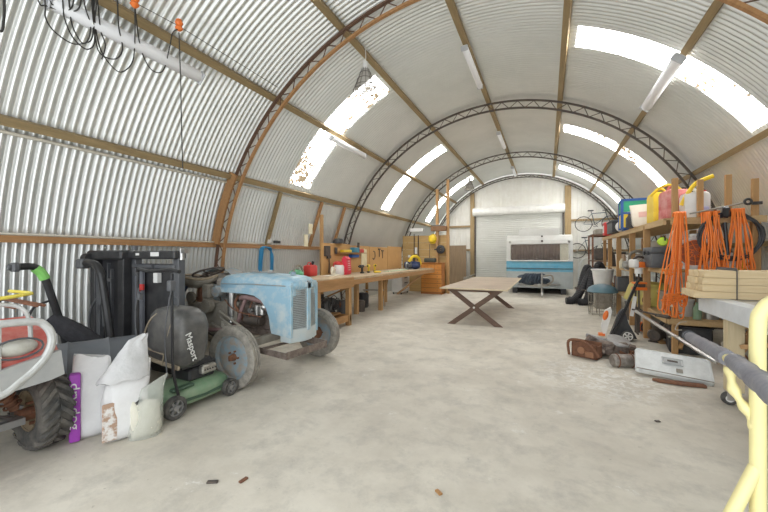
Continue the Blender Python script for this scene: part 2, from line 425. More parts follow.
b = B(); b.prism([(.44, .62), (.36, .60), (-.30, .55), (-.42, .64), (-.1, .70), (.2, .76), (.42, .80)], .33, .38, 'yz'); b.out('bumper_panel', mat('grey_bumper_panel', (.36, .37, .37), .5, 0, (.5, .5, .48), 8, .6), quad)
for s in (-1, 1):
    b = B(); b.ball((.30, s * .20, .86), .1, (.55, 1.2, .62), 20); b.out('headlight', mat('dusty_lens', (.55, .55, .50), .15, 0, (.35, .33, .28), 14, .7, coat=.5), quad)
    b = B(); b.tube([(.352, s * .20 + .13 * math.cos(a), .86 + .068 * math.sin(a)) for a in [q * PI / 8 for q in range(16)]], .007, 6, True); b.out('headlight_rim', M_dgrey, quad)
b = B(); b.smooth([(.37, -.42, .60), (.37, .05, .57), (.37, .2, .64), (.37, .31, .74), (.36, .365, .83), (.35, .375, .92), (.33, .34, 1.0), (.32, .27, 1.03), (.3, 0, 1.04), (.3, -.42, 1.04)], .026, 10)
b.smooth([(.30, .28, .86), (.26, .29, 1.0), (.24, .27, 1.10), (.22, .2, 1.15), (.2, 0, 1.17), (.2, -.3, 1.17)], .014, 8)
b.tube([(.37, .1, .58), (.36, .1, .75), (.3, .12, 1.03)], .014); b.tube([(.37, -.2, .58), (.3, -.2, 1.03)], .014); b.out('bull_bar', M_bar, quad)
b = B()
for y in [-.36 + .12 * q for q in range(7)]: b.tube([(.18, y, 1.12), (-.38, y, 1.14)], .009)
b.tube([(-.38, -.42, 1.14), (-.38, .40, 1.14)], .012); b.tube([(.18, .4, 1.12), (-.38, .4, 1.14)], .012); b.out('front_rack', M_rust, quad)
b = B(); b.smooth([(.20, -.42, 1.19), (.22, .1, 1.2), (.21, .28, 1.215), (.1, .35, 1.215), (-.3, .37, 1.21)], .013, 8); b.out('rack_rail', mat('yellow_rail', (.78, .66, .10), .5), quad)
b = B(); b.box((-.95, 0, .86), (.7, .3, .14), bev=.05, seg=2); b.out('seat', M_black, quad)
b = B(); b.smooth([(-.45, -.36, 1.12), (-.38, -.2, 1.1), (-.35, 0, 1.08), (-.38, .2, 1.1), (-.45, .36, 1.12)], .013); b.cyl((-.35, 0, .8), (-.35, 0, 1.08), .02); b.out('handlebar', M_blackm, quad)
quad.rotation_euler.z = R(0)

# ------------------------------------------------------------------ exercise gear leaned on the left wall
tm = thing('treadmill', 'black folded treadmill frame standing upright on the left wall, with a thick curved handle tube', 'treadmill', (-5.2, 2.62, 0))
b = B(); b.box((-.36, .06, .76), (.11, .1, 1.5), bev=.01); b.out('side_rail', M_black, tm); b = B(); b.box((.28, .06, .76), (.13, .1, 1.5), bev=.01); b.out('side_rail', M_black, tm)
b = B(); b.box((-.04, .05, 1.50), (.78, .15, .12), bev=.02); b.cyl((-.42, -.04, 1.46), (-.30, -.04, 1.46), .06); b.out('end_cap', M_black, tm)
b = B(); b.box((-.04, .12, .76), (.56, .03, 1.36)); b.out('running_deck', mat('deck_black', (.03, .03, .035), .6), tm)
b = B(); b.box((-.16, -.0, .72), (.1, .04, 1.25)); b.box((.12, -.0, .72), (.03, .03, 1.2)); b.box((.05, -.0, 1.05), (.03, .03, .7)); b.box((.1, -.02, 1.18), (.14, .03, .04)); b.out('lift_strut', M_dgrey, tm)
b = B(); b.smooth([(-.2, -.08, .3), (-.2, -.1, .6), (-.15, -.1, .8), (0, -.1, .95), (.1, -.1, .9), (.14, -.1, .6)], .014); b.out('wire_loop', M_dgrey, tm)
b = B(); b.box((.02, -.16, .30), (.6, .35, .05), bev=.02); b.box((.02, -.16, .03), (.7, .5, .06), bev=.02); b.box((0, -.06, .16), (.1, .1, .26)); b.out('motor_base', M_black, tm)
b = B(); b.box((.1, -.12, .95), (.1, .02, .16), rot=(0, .4, 0)); b.out('console_plate', M_dgrey, tm)
b = B(); b.smooth([(.13, -.30, 1.395), (.22, -.3, 1.405), (.36, -.30, 1.39), (.46, -.30, 1.31), (.52, -.30, 1.17), (.66, -.3, .6), (.74, -.3, .03)], .042, 14); b.out('handle_tube', M_blackm, tm)
b = B(); b.box((.10, -.3, 1.395), (.14, .11, .12), bev=.02); b.cyl((.0, -.3, 1.39), (.08, -.3, 1.395), .03); b.out('handle_joint', M_dgrey, tm)
b = B(); b.box((.70, -.3, .02), (.3, .1, .04)); b.out('foot', M_black, tm)

tm2 = thing('treadmill', 'black treadmill running deck tipped up on end behind the mower, against the tractor', 'treadmill', (-4.42, 2.78, 0))
b = B(); b.box((-.42, 0, .74), (.10, .09, 1.46), bev=.01); b.out('side_rail', M_dgrey, tm2); b = B(); b.box((.42, 0, .74), (.10, .09, 1.46), bev=.01); b.out('side_rail', M_dgrey, tm2)
b = B(); b.box((.05, .02, .72), (.8, .05, 1.34)); b.out('running_deck', M_black, tm2)
b = B(); b.box((0, -.02, 1.50), (.94, .16, .10), bev=.015); b.out('end_cap', M_black, tm2)
b = B(); b.box((0, -.04, 1.36), (.84, .05, .05), bev=.01); b.cyl((-.1, -.07, 1.36), (.05, -.07, 1.36), .03); b.cyl((-.42, -.02, 1.56), (-.42, -.02, 1.62), .035); b.out('roller', M_dgrey, tm2)
b = B(); b.box((-.28, -.04, .7), (.16, .03, 1.2)); b.out('cover_strip', mat('silver_grey_plastic', (.22, .23, .26), .35, .3), tm2)
for c_, d_ in (((.12, -.105, 1.51), (.16, .004, .05)), ((-.22, -.105, 1.51), (.07, .004, .03)), ((.07, -.04, 1.22), (.08, .05, .12))):
    b = B(); b.box(c_, d_); b.out('sticker', M_white, tm2)
b = B(); b.box((-.18, -.08, 1.10), (.09, .02, .07)); b.box((-.22, -.08, 1.07), (.02, .02, .05)); b.out('safety_tag', M_red, tm2)
b = B(); b.cyl((.47, 0, 1.58), (.47, 0, 1.44), .03); b.box((.5, 0, 1.55), (.1, .05, .06)); b.out('latch', M_chrome, tm2)
for s in (-1, 1):
    b = B(); b.cyl((s * .38, -.04, .04), (s * .38, .04, .04), .04); b.out('transport_wheel', M_rubber, tm2)

ct = thing('cross_trainer', 'black cross trainer with green tape on its bent handlebar, behind the quad bike', 'cross trainer', (-4.75, 1.75, 0))
b = B(); b.smooth([(0, -.14, 1.38), (0, -.05, 1.385), (0, .02, 1.36), (.0, .08, 1.25), (.02, .14, 1.0), (.06, .22, .6), (.1, .25, .12)], .035, 12); b.out('handlebar', M_blackm, ct)
b = B(); b.box((0, -.15, 1.38), (.1, .06, .09), bev=.015); b.cyl((0, -.2, 1.38), (0, -.14, 1.38), .03); b.out('grip', M_dgrey, ct)
b = B(); b.smooth([(0, .0, 1.365), (0, .045, 1.32), (.0, .08, 1.25)], .045, 10); b.out('green_tape', mat('green_tape', (.25, .62, .15), .5), ct)
b = B(); b.smooth([(.0, .12, .84), (.12, .28, .66), (.2, .42, .5), (.28, .5, .42)], [.06 + .05 * math.sin(PI * q / 18) for q in range(19)], 10); b.out('pedal_cover', M_cloth_black, ct)
b = B(); b.smooth([(.02, .1, 1.02), (.02, -.02, .96), (.04, -.05, .84), (.05, .08, .8)], .012); b.out('cable', M_black, ct)
b = B(); b.box((.1, .1, .05), (.5, .12, .1), bev=.02); b.box((.1, .25, .1), (.1, .6, .06), bev=.02); b.out('base_frame', M_blackm, ct)

drum = thing('plastic_drum', 'dark grey plastic drum lying on its side behind the sacks', 'drum', (-4.12, 1.92, .33), rot=(0, 0, R(66))); drum.scale = (1.1, 1.14, 1.14)
b = B(); q = V((1, 0, 0)); b.lathe([(0, -.42), (.24, -.42), (.28, -.39), (.28, -.16), (.29, -.14), (.28, -.12), (.28, .12), (.29, .14), (.28, .16), (.28, .39), (.24, .42), (0, .42)], (0, 0, 0), (1, 0, 0), 36); b.out('barrel', mat('drum_grey', (.13, .145, .165), .45, 0, (.2, .2, .2), 4, .5), drum)
b = B(); b.cyl((-.42, .1, .12), (-.45, .1, .12), .035); b.out('bung', M_black, drum)
b = B(); b.box((0, 0, .01), (.30, .3, .5), rot=(.0, .0, .1)); o = b.out('cardboard_box', mat('cardboard', (.55, .38, .22), .85), None); o.location = (-4.42, 2.42, .245); tag(o, 'brown cardboard box behind the grey drum and the sacks', 'box')

# ------------------------------------------------------------------ sacks
M_sack = mat('white_woven_sack', (.74, .74, .74), .6, 0, (.56, .56, .56), 5, .6, .5, bscale=9)
def sack(b, w, d, h, seed, top=.25, lean=0., waist=0.):
    rnd = random.Random(seed); n = 36; rings = []
    ph = [rnd.uniform(0, 6.28) for _ in range(8)]
    for i in range(17):
        f = i / 16; z = h * f
        e = 1 - (f / 1.0) ** 6 * (1 - top)
        bw = w / 2 * (1 - .10 * (2 * f - .9) ** 2) ; bd = d / 2 * (min(1, (f * 8 + .45)) if f < .1 else 1) * (1 - .93 * max(0, (f - .55) / .45) ** 1.3)
        r_ = []
        for k in range(n):
            a = 2 * PI * k / n; c, s = math.cos(a), math.sin(a)
            q = 1 + .035 * math.sin(3 * a + ph[0] + 5 * f) + .025 * math.sin(5 * a + ph[1] - 9 * f) + .02 * math.sin(9 * a + ph[2] + 14 * f)
            x = bw * math.copysign(abs(c) ** .65, c) * q; y = bd * math.copysign(abs(s) ** .75, s) * q
            zz = z + (.05 * (x / w) * f * math.sin(ph[3]) * 2) + .012 * math.sin(4 * a + ph[4]) * f
            r_.append((x + lean * f * f * h, y, max(zz, 0)))
        rings.append(r_)
    b.loft(rings)
rzb = math.atan2(-1.7, 3.5) + PI / 2       # faces the camera side
s1 = thing('feed_sack', 'white feed sack with a purple lettered side strip, leftmost of the three sacks', 'sack', (-3.44, 1.63, 0), rzb)
b = B(); sack(b, .27, .16, .66, 3); b.out('bag', M_sack, s1, 60)
M_purple = mat('purple_print', (.36, .06, .45), .55)
b = B()
b.box((-.108, -.055, .28), (.072, .09, .54), bev=.015, seg=2); st = b.out('side_strip', M_purple, s1)
text('dry dog', .085, M_white, s1, (-.108, -.1015, .30), (R(90), R(90), 0), ext=.002, sx=1.4)
s2 = thing('feed_sack', 'tall open white sack with a brown stained corner, middle of the three sacks', 'sack', (-3.17, 1.73, 0), rzb + .06)
b = B(); sack(b, .31, .20, .60, 11, lean=.06); b.out('bag', M_sack, s2, 60)
M_poly = mat('cloudy_polythene', (.72, .72, .72), .25, 0, (.55, .55, .55), 9, .7, .6, alpha=.72)
b = B(); rg = []
for i in range(9):
    f = i / 8; z = .48 + .35 * f; xl = -.19 + .24 * f ; xr = .17 - .02 * f; th = .075 * (1 - f) + .004
    if i == 8: xl, xr = .12, .16
    r_ = []
    for k in range(24):
        a = 2 * PI * k / 24; x = (xl + xr) / 2 + (xr - xl) / 2 * math.cos(a); r_.append((x, (th + .008 * math.sin(5 * a + 9 * f)) * math.sin(a) - .02, z + .01 * math.sin(7 * a + i)))
    rg.append(r_)
b.loft(rg); b.out('open_top', M_poly, s2, 50)
b = B(); b.box((-.105, -.090, .18), (.10, .014, .30), bev=.006, rot=(0, 0, .1)); b.out('brown_stain', mat('brown_contents', (.42, .28, .20), .8, 0, (.74, .72, .70), 14, 1., ramp=(.46, .56)), s2)
b = B(); b.box((.08, -.105, .30), (.05, .008, .012), rot=(0, -.6, 0)); b.box((.085, -.105, .285), (.05, .008, .012), rot=(0, -.6, 0)); b.box((.14, -.09, .06), (.02, .008, .03)); b.out('printed_mark', M_black, s2)
s3 = thing('polythene_bag', 'small cloudy polythene bag of pale powder, rightmost of the three sacks', 'sack', (-3.04, 1.82, 0), rzb + .1); s3.scale = (.9, .9, .86)
b = B(); sack(b, .24, .15, .34, 8, top=.6); b.out('powder', mat('pale_powder', (.70, .68, .58), .9, 0, (.6, .58, .48), 5, .6), s3, 60)
b = B(); rg = []
for i in range(12):
    f = i / 11; z = .005 + .5 * f; w_ = .135 * (1 - .25 * f) ; off = .07 * f * f; th = .11 * (1 - f ** 2) + .004
    r_ = []
    for k in range(26):
        a = 2 * PI * k / 26; q = 1 + .05 * math.sin(4 * a + 7 * f) + .03 * math.sin(9 * a - 11 * f)
        r_.append((off + w_ * q * math.cos(a), th * q * math.sin(a), z + .05 * f * math.cos(a)))
    rg.append(r_)
b.loft(rg); b.out('bag', mat('thin_polythene', (.66, .68, .62), .2, 0, (.5, .52, .46), 8, .6, .5, alpha=.38), s3, 60)

# ------------------------------------------------------------------ lawn mower
mw = thing('lawn_mower', 'green petrol lawn mower with a black grass catcher and upright handle', 'lawn mower', (-3.35, 2.42, 0))
b = B(); rg = []
for (z, e, dd) in ((.07, 0, 0), (.10, .012, 0), (.17, .01, 0), (.21, -.02, 0), (.235, -.07, 0), (.245, -.12, 0)):
    r_ = []
    for k in range(32):
        a = 2 * PI * k / 32; c, s = math.cos(a), math.sin(a)
        r_.append(((.235 + e) * math.copysign(abs(c) ** .55, c), (.37 + e) * math.copysign(abs(s) ** .6, s) + .0, z))
    rg.append(r_)
b.loft(rg); b.out('deck', M_green, mw, 40)
b = B(); b.tube([(.24, -.3, .13), (.255, 0, .11), (.24, .3, .13)], .014); b.box((.2, -.2, .24), (.07, .22, .03), rot=(0, 0, 0), bev=.01); b.out('deck_trim', mat('dark_green', (.05, .10, .06), .5), mw)
for (x, y, r_, mm) in ((.27, -.32, .105, 0), (.27, .29, .09, 0), (-.27, -.32, .105, 0), (-.27, .29, .09, 0)):
    s = 1 if x > 0 else -1
    wv = B(); wv.lathe([(r_ * .68, -.03), (r_ * .93, -.03), (r_, -.02), (r_, .02), (r_ * .93, .03), (r_ * .68, .03), (r_ * .66, .0), (r_ * .68, -.03)], (x, y, r_), (1, 0, 0), 28)
    wo = wv.out('wheel', M_rubber, mw)
    wv = B(); wv.cyl((x - .025, y, r_), (x + .028, y, r_), r_ * .24, n=14)
    for q in range(6):
        a = q * PI / 3; wv.bar((x, y + .02 * math.cos(a), r_ + .02 * math.sin(a)), (x, y + r_ * .68 * math.cos(a), r_ + r_ * .68 * math.sin(a)), .02, .022, up=(1, 0, 0))
    wv.lathe([(r_ * .60, -.02), (r_ * .68, -.02), (r_ * .68, .02), (r_ * .60, .02), (r_ * .60, -.02)], (x, y, r_), (1, 0, 0), 28)
    wv.out('hub', mat('grey_hub_plastic', (.20, .20, .20), .5, 0, (.34, .33, .3), 12, .7), wo)
b = B(); b.box((.02, .06, .30), (.26, .30, .12), bev=.02); b.cyl((.0, .04, .3), (0, .04, .44), .11, n=24); b.box((-.02, .0, .41), (.34, .34, .07), bev=.025, seg=2); b.box((.03, .15, .36), (.24, .16, .1), bev=.02); b.out('engine', M_black, mw)
b = B(); b.box((.17, .10, .335), (.07, .17, .09), bev=.015); 
b.out('exhaust_guard', mat('grey_cast', (.45, .44, .40), .4, .7, (.22, .2, .18), 20, .8), mw)
b = B()
for q in range(5): b.cyl((.205, .04 + q * .03, .335), (.212, .04 + q * .03, .335), .008, n=8)
b.out('guard_hole', M_black, mw)
b = B(); b.cyl((.0, -.02, .44), (.0, -.02, .46), .09, n=20); b.box((.1, -.1, .43), (.12, .05, .03)); b.out('starter_cover', mat('faded_black', (.07, .07, .075), .5), mw)
for x in (-.25, .26):
    b = B(); b.smooth([(x, -.28, .2), (x, -.33, .45), (x, -.34, .8), (x, -.34, 1.25), (x, -.34, 1.33)], .013, 8); b.out('handle_tube', M_blackm, mw)
b = B(); b.smooth([(-.26, -.34, 1.30), (-.24, -.34, 1.36), (-.1, -.345, 1.35), (.1, -.345, 1.355), (.24, -.34, 1.365), (.36, -.34, 1.35)], .018, 10); b.out('grip_bar', M_blackm, mw)
b = B(); b.box((.26, -.35, 1.22), (.05, .06, .1), bev=.01); b.box((-.2, -.35, 1.10), (.04, .03, .06)); b.smooth([(-.2, -.36, 1.18), (-.24, -.37, .9), (-.17, -.37, .6), (-.1, -.3, .4)], .006); b.smooth([(.28, -.36, 1.2), (.22, -.38, .8), (.25, -.38, .4)], .005); b.out('throttle_cable', M_dgrey, mw)
ct_ = B(); rg = []
for (z, sx, sy, oy) in ((.42, .20, .10, .0), (.47, .26, .16, .02), (.62, .285, .19, .02), (.80, .285, .19, .03), (.90, .26, .17, .03), (.965, .20, .13, .02), (.985, .12, .08, .02)):
    r_ = []
    for k in range(36):
        a = 2 * PI * k / 36; c, s = math.cos(a), math.sin(a)
        r_.append((sx * math.copysign(abs(c) ** .55, c), -.13 + oy + sy * math.copysign(abs(s) ** .55, s), z))
    rg.append(r_)
ct_.loft(rg); cat_ = ct_.out('grass_catcher', mat('scuffed_black_catcher', (.055, .055, .055), .38, 0, (.19, .18, .16), 5, .7), mw, 40)
b = B(); b.smooth([(-.19, -.28, .5), (-.24, -.285, .7), (-.18, -.275, .85), (-.1, -.25, .93)], .008); b.smooth([(.02, -.28, .45), (.12, -.285, .75), (.16, -.26, .92)], .007); b.box((0, -.27, .47), (.5, .02, .035), rot=(0, .1, 0)); b.box((-.1, -.28, .58), (.3, .02, .02), rot=(0, .12, 0))
b.out('catcher_ribs', mat('brown_grime', (.30, .25, .18), .8), cat_)
b = B(); b.smooth([(-.14, -.1, .97), (-.14, -.1, 1.06), (-.06, -.1, 1.08), (.0, -.1, 1.06), (.0, -.1, .98)], .009); b.out('catcher_handle', M_dgrey, cat_)
text('Masport', .088, mat('white_lettering', (.75, .75, .72), .5), cat_, (.2915, -.17, .63), (R(90), R(74), R(90)), ext=.003, sx=.95)

# ------------------------------------------------------------------ old tractor
TX, TY = -3.96, 3.6
tr = thing('tractor', 'old light blue farm tractor with slatted grille and exposed rusty engine', 'tractor', (TX, TY, 0))
M_tblue = mat('worn_tractor_blue', (.30, .48, .59), .5, .1, (.60, .64, .62), 7, .7, .1, stretch=(1, 3, 1), ramp=(.46, .66))
M_tblue2 = mat('dull_blue_wheel', (.27, .36, .42), .65, .1, (.38, .31, .24), 9, .9, ramp=(.4, .6))
M_tgrey = mat('dusty_cast_iron', (.36, .335, .285), .8, .1, (.22, .19, .15), 9, .8, .3)
M_engine = mat('oily_brown_iron', (.13, .10, .085), .6, .4, (.34, .28, .24), 14, .8, .3)
M_mani = mat('purple_rust_manifold', (.30, .20, .20), .7, .3, (.18, .1, .08), 15, .7)
# bonnet
rg = []
secs = [(-.06, .215, 1.03, 1.205), (-.02, .225, 1.02, 1.23), (.2, .235, 1.015, 1.255), (.55, .245, 1.015, 1.262), (.9, .255, 1.01, 1.25), (1.08, .258, 1.0, 1.235), (1.15, .25, 1.0, 1.215), (1.19, .22, 1.0, 1.18)]
for x, w_, z0, z1 in secs:
    r_ = []
    for k in range(15):
        a = PI * k / 14; c, s = math.cos(a), math.sin(a)
        r_.append((x, w_ * math.copysign(abs(c) ** .45, c), z0 + (z1 - z0) * s ** .55))
    rg.append(r_)
b = B(); b.loft(rg); hood = b.out('bonnet', M_tblue, tr, 40)
b = B(); b.tube([(-.04, -.24, 1.115), (.5, -.262, 1.13), (1.1, -.27, 1.125)], .006, 6); b.box((.5, 0, 1.268), (.4, .1, .01), bev=.004); b.cyl((.62, 0, 1.26), (.62, 0, 1.30), .045, n=16); b.cyl((1.0, 0, 1.25), (1.0, 0, 1.285), .035, n=16); b.out('filler_cap', M_tblue2, hood)
poly = [(-.04, 1.06), (-.04, 1.005), (.42, 1.0), (.58, .985), (.70, .93), (.78, .84), (.83, .73), (.85, .60), (.87, .53), (1.16, .50), (1.17, 1.10)]
for s in (-1, 1):
    b = B(); b.prism(poly, s * .245, s * .257, 'xz'); b.out('side_panel', M_tblue, tr)
# nose: two grilles either side of a centre strip
for s in (-1, 1):
    g = B(); P0 = V((1.235, s * .035, 0)); P1 = V((1.165, s * .235, 0))
    dirv = (P1 - P0).normalized(); nrm = V((dirv.y * s, -dirv.x * s, 0));
    for q in range(24):
        z = .60 + q * .0215
        g.box(((P0 + P1) / 2 + V((0, 0, z))), ((P1 - P0).length, .016, .014), rot=(.0, 0, math.atan2(dirv.y, dirv.x)))
    go = g.out('grille', mat('grey_slats', (.42, .47, .48), .5, .3, (.28, .28, .27), 8, .6), tr)
    g = B(); g.box((P0 + P1) / 2 + V((-.03, 0, .86)), ((P1 - P0).length, .01, .55), rot=(0, 0, math.atan2(dirv.y, dirv.x))); g.out('grille_backing', M_dark_steel, go)
    b = B(); b.bar(P1 + V((0, s * .015, .50)), P1 + V((0, s * .015, 1.14)), .045, .05, up=(0, 1, 0), bev=.008)
    b.bar(P0 + V((.005, 0, 1.135)), P1 + V((.005, 0, 1.135)), .04, .06); b.out('grille_surround', M_tblue, tr)
b = B(); b.box((1.235, 0, .86), (.04, .075, .60), bev=.01); b.out('centre_strip', M_tblue, tr)
b = B(); b.ball((1.19, 0, 1.13), .1, (.55, 2.35, .75), 20); b.out('nose_cap', M_tblue, tr)
b = B(); b.box((1.245, 0, 1.13), (.02, .07, .10), bev=.006); b.out('nose_badge', M_tblue2, tr)
b = B()
b.loft([[(1.17, -.26, z), (1.24, -.1, z), (1.25, .0, z), (1.24, .1, z), (1.17, .26, z), (1.0, .24, z), (1.0, -.24, z)] for z in (.44, .47, .585, .595)]); b.out('lower_nose', mat('pale_worn_blue', (.50, .58, .60), .6, .1, (.62, .62, .58), 6, .7), tr, 30)
# engine
b = B(); b.box((.55, 0, .70), (.72, .30, .34), bev=.02); b.box((.55, 0, .92), (.66, .24, .12), bev=.02); b.box((.55, 0, .50), (.6, .26, .12), bev=.03); b.out('engine_block', M_engine, tr)
b = B(); b.box((.58, -.02, 1.0), (.55, .18, .06), bev=.015)
for q in range(4): b.cyl((.38 + .13 * q, -.13, .93), (.38 + .13 * q, -.19, .90), .028, n=12)
b.out('rocker_cover', M_tgrey, tr)
b = B(); b.smooth([(.30, -.20, .93), (.42, -.23, .95), (.6, -.23, .93), (.72, -.22, .9), (.77, -.2, .8)], .034, 12); b.smooth([(.40, -.21, .93), (.36, -.24, .8), (.30, -.26, .62), (.1, -.28, .52), (-.3, -.28, .48)], .026, 10)
b.out('exhaust_manifold', M_mani, tr)
b = B(); b.cyl((.10, -.17, .68), (.10, -.17, .98), .055, n=18); b.cyl((.10, -.17, .98), (.10, -.17, 1.0), .06, n=18); b.cyl((.10, -.17, .6), (.10, -.17, .68), .05, .02, n=18); b.out('air_cleaner', M_chrome, tr)
b = B(); b.cyl((.42, -.22, .66), (.66, -.22, .66), .062, n=20); b.cyl((.66, -.22, .66), (.69, -.22, .66), .05, n=16); b.out('dynamo', M_dark_steel, tr)
b = B(); b.box((.66, -.21, .80), (.12, .1, .14), bev=.02); b.cyl((.62, -.24, .74), (.62, -.24, .86), .03); b.ball((.72, -.22, .84), .045); b.cyl((.55, -.2, .8), (.55, -.3, .8), .03); b.out('carburettor', M_chrome, tr)
b = B(); b.smooth([(.2, -.15, .95), (.25, -.25, .85), (.32, -.22, .72), (.34, -.17, .6)], .018); b.smooth([(.75, -.12, .95), (.82, -.18, .85), (.8, -.16, .65)], .026); b.smooth([(.5, -.2, .9), (.53, -.28, .8), (.5, -.25, .7)], .008); b.smooth([(.0, -.2, .9), (.3, -.29, .78), (.7, -.25, .72)], .007); b.out('hose', M_rust, tr)
b = B(); b.cyl((.86, 0, .74), (.89, 0, .74), .19, n=20); b.box((.97, 0, .80), (.09, .42, .56)); b.out('radiator', M_dark_steel, tr)
# gearbox, axles, steering
b = B(); b.loft([[(x, w_ * c, z_) for c, z_ in ((-1, .40), (-1, zt_ - .05), (-.8, zt_), (.8, zt_), (1, zt_ - .05), (1, .40), (.6, .34), (-.6, .34))] for x, w_, zt_ in ((.2, .17, .86), (.0, .18, .90), (-.35, .14, .80), (-.6, .16, .82), (-.75, .24, .84), (-1.15, .24, .80))]); b.out('gearbox', M_tgrey, tr, 30)
b = B(); b.cyl((-.98, -.55, .60), (-.98, .55, .60), .085, n=18); b.cyl((-.98, -.5, .6), (-.98, -.3, .6), .12, .1, n=18); b.cyl((-.98, .3, .6), (-.98, .5, .6), .1, .12, n=18); b.out('rear_axle', M_tgrey, tr)
b = B(); b.bar((.82, -.56, .47), (.82, .56, .47), .06, .09); 
b.out('front_axle', M_tgrey, tr)
b = B(); b.bar((.86, -.62, .50), (.1, -.33, .60), .018, .075)
for q in range(7):
    f = .08 + q * .13; p = V((.86, -.62, .50)).lerp(V((.1, -.33, .60)), f); b.cyl(p + V((0, -.005, 0)), p + V((0, -.018, 0)), .018, n=10)
b.out('perforated_arm', mat('pale_dirty_steel', (.55, .52, .46), .6, .3, (.3, .27, .22), 12, .8), tr)
b = B(); b.tube([(.80, -.6, .42), (.0, -.25, .50), (-.25, -.2, .55)], .022); b.tube([(.80, .6, .42), (.0, .25, .50)], .022); b.tube([(.55, -.40, .60), (-.05, -.24, .74)], .016); b.tube([(.75, -.55, .55), (.35, -.42, .62), (-.02, -.25, .66)], .014); b.out('radius_rod', M_tgrey, tr)
for s in (-1, 1):
    b = B(); b.cyl((.82, s * .56, .34), (.82, s * .56, .58), .03, n=14); b.bar((.82, s * .56, .58), (.70, s * .54, .59), .05, .03); b.out('king_pin', M_rust, tr)
def wheel(parent, x, y, r_, w_, s, rim, ribs, spokeless=True):
    b = B(); ri = r_ * .72; h = w_ / 2
    prof = [(ri, -h * .8), (r_ * .86, -h), (r_ * .95, -h * .9)]
    for q in range(ribs):
        t0 = -h * .8 + q * (1.6 * h / ribs); t1 = t0 + 1.1 * h / ribs
        prof += [(r_, t0), (r_, t1), (r_ * .965, t1 + .002), (r_ * .965, t0 + 1.6 * h / ribs - .002)]
    prof += [(r_ * .95, h * .9), (r_ * .86, h), (ri, h * .8), (ri, -h * .8)]
    b.lathe(prof, (x, y, r_), (0, 1, 0), 48); ty = b.out('tyre', M_tyre_old, parent)
    b = B(); b.lathe([(ri + .012, -h * .82), (ri, -h * .7), (ri * .93, -h * .5), (ri * .90, s * h * .2), (ri * .6, s * h * .35), (ri * .42, s * h * .1), (ri * .2, s * h * .1), (0, s * h * .1)], (x, y, r_), (0, 1, 0), 40); b.lathe([(ri * .93, -h * .5), (ri * .9, h * .5), (ri, h * .7), (ri + .012, h * .82)], (x, y, r_), (0, 1, 0), 40); b.out('rim', rim, ty)
    b = B(); b.cyl((x, y - s * .01, r_), (x, y + s * h * .95, r_), r_ * .13, r_ * .09, n=18)
    for q in range(5):
        a = q * 2 * PI / 5; b.cyl((x + r_ * .2 * math.cos(a), y, r_ + r_ * .2 * math.sin(a)), (x + r_ * .2 * math.cos(a), y + s * h * .4, r_ + r_ * .2 * math.sin(a)), .012, n=6)
    b.out('hub', M_rust, ty); return ty
wheel(tr, .76, -.72, .35, .13, -1, M_tblue2, 3); wheel(tr, .86, .74, .35, .13, 1, M_tblue2, 3)
# wheel hub seen from inside on the far wheel
b = B(); b.cyl((.84, .56, .35), (.86, .72, .35), .05, .09, n=16); b.cyl((.82, .58, .35), (.86, .70, .35), .03); b.out('far_hub', M_rust, tr)
for s in (-1, 1):
    wheel(tr, -.98, s * .62, .60, .26, s, M_tblue2, 4)
    b = B(); rg = []
    for i in range(13):
        a = .25 + 2.2 * i / 12; x = -.98 + .67 * math.cos(a); z = .60 + .67 * math.sin(a)
        rg.append([(x, s * .48, z), (x, s * .78, z), (x, s * .78, z + .012), (x, s * .48, z + .012)])
    b.loft(rg); b.out('rear_mudguard', M_tblue2, tr)
b = B(); b.bar((-.05, -.1, .95), (-.6, 0, 1.22), .035, .035); b.out('steering_column', M_dark_steel, tr)
b = B(); b.tube(ring((-.50, -.05, 1.25), .21, 30, (-.35, 0, 1)), .014, 8, True); 
for q in range(3):
    a = q * 2 * PI / 3 + .5; qn = V((-.35, 0, 1)).to_track_quat('Z', 'Y'); b.tube([(-.50, -.05, 1.235), V((-.50, -.05, 1.25)) + qn @ V((.2 * math.cos(a), .2 * math.sin(a), 0))], .008, 6)
b.out('steering_wheel', M_dark_steel, tr)
b = B(); b.box((-.12, 0, 1.05), (.12, .4, .26), bev=.03); b.box((-.28, 0, 1.0), (.2, .3, .16), bev=.02); b.cyl((-.07, -.22, 1.02), (-.07, -.3, 1.0), .07, n=18); b.out('dashboard', M_tblue2, tr)
b = B(); b.box((-.30, -.22, 1.0), (.14, .1, .2), bev=.02); b.cyl((-.28, -.2, .80), (-.28, -.28, .80), .09, n=20); b.box((-.5, -.2, .7), (.2, .08, .26), bev=.02); b.cyl((-.62, -.22, .9), (-.62, -.26, .9), .08, n=18); b.out('side_housing', M_tgrey, tr)
b = B(); rg = []
for i in range(8):
    f = i / 7; rr_ = .30 * math.sin(PI / 2 * (f + .05) / 1.05) + .01
    rg.append([(-.62 + 1.05 * rr_ * math.cos(a), -.18 + .85 * rr_ * math.sin(a), 1.05 + .13 * f ** 2 + .02 * math.sin(3 * a)) for a in [2 * PI * k / 28 for k in range(28)]])
b.loft(rg, cap=False); b.out('seat_pan', M_tgrey, tr, solid=.012)
b = B(); b.tube([(-.62 + .325 * math.cos(a), -.18 + .265 * math.sin(a), 1.185 + .02 * math.sin(3 * a)) for a in [2 * PI * k / 30 for k in range(30)]], .018, 8, True)
for q in range(14):
    a = q * 1.7; b.box((-.62 + .16 * math.cos(a) * (.4 + q / 14), -.18 + .13 * math.sin(a * 1.3), 1.12 + .01 * (q % 3)), (.07, .05, .03), rot=(q, .3 * q, q * .7))
b.out('seat_rim', mat('brown_debris', (.26, .20, .14), .9, 0, (.4, .34, .25), 20, .8), tr)
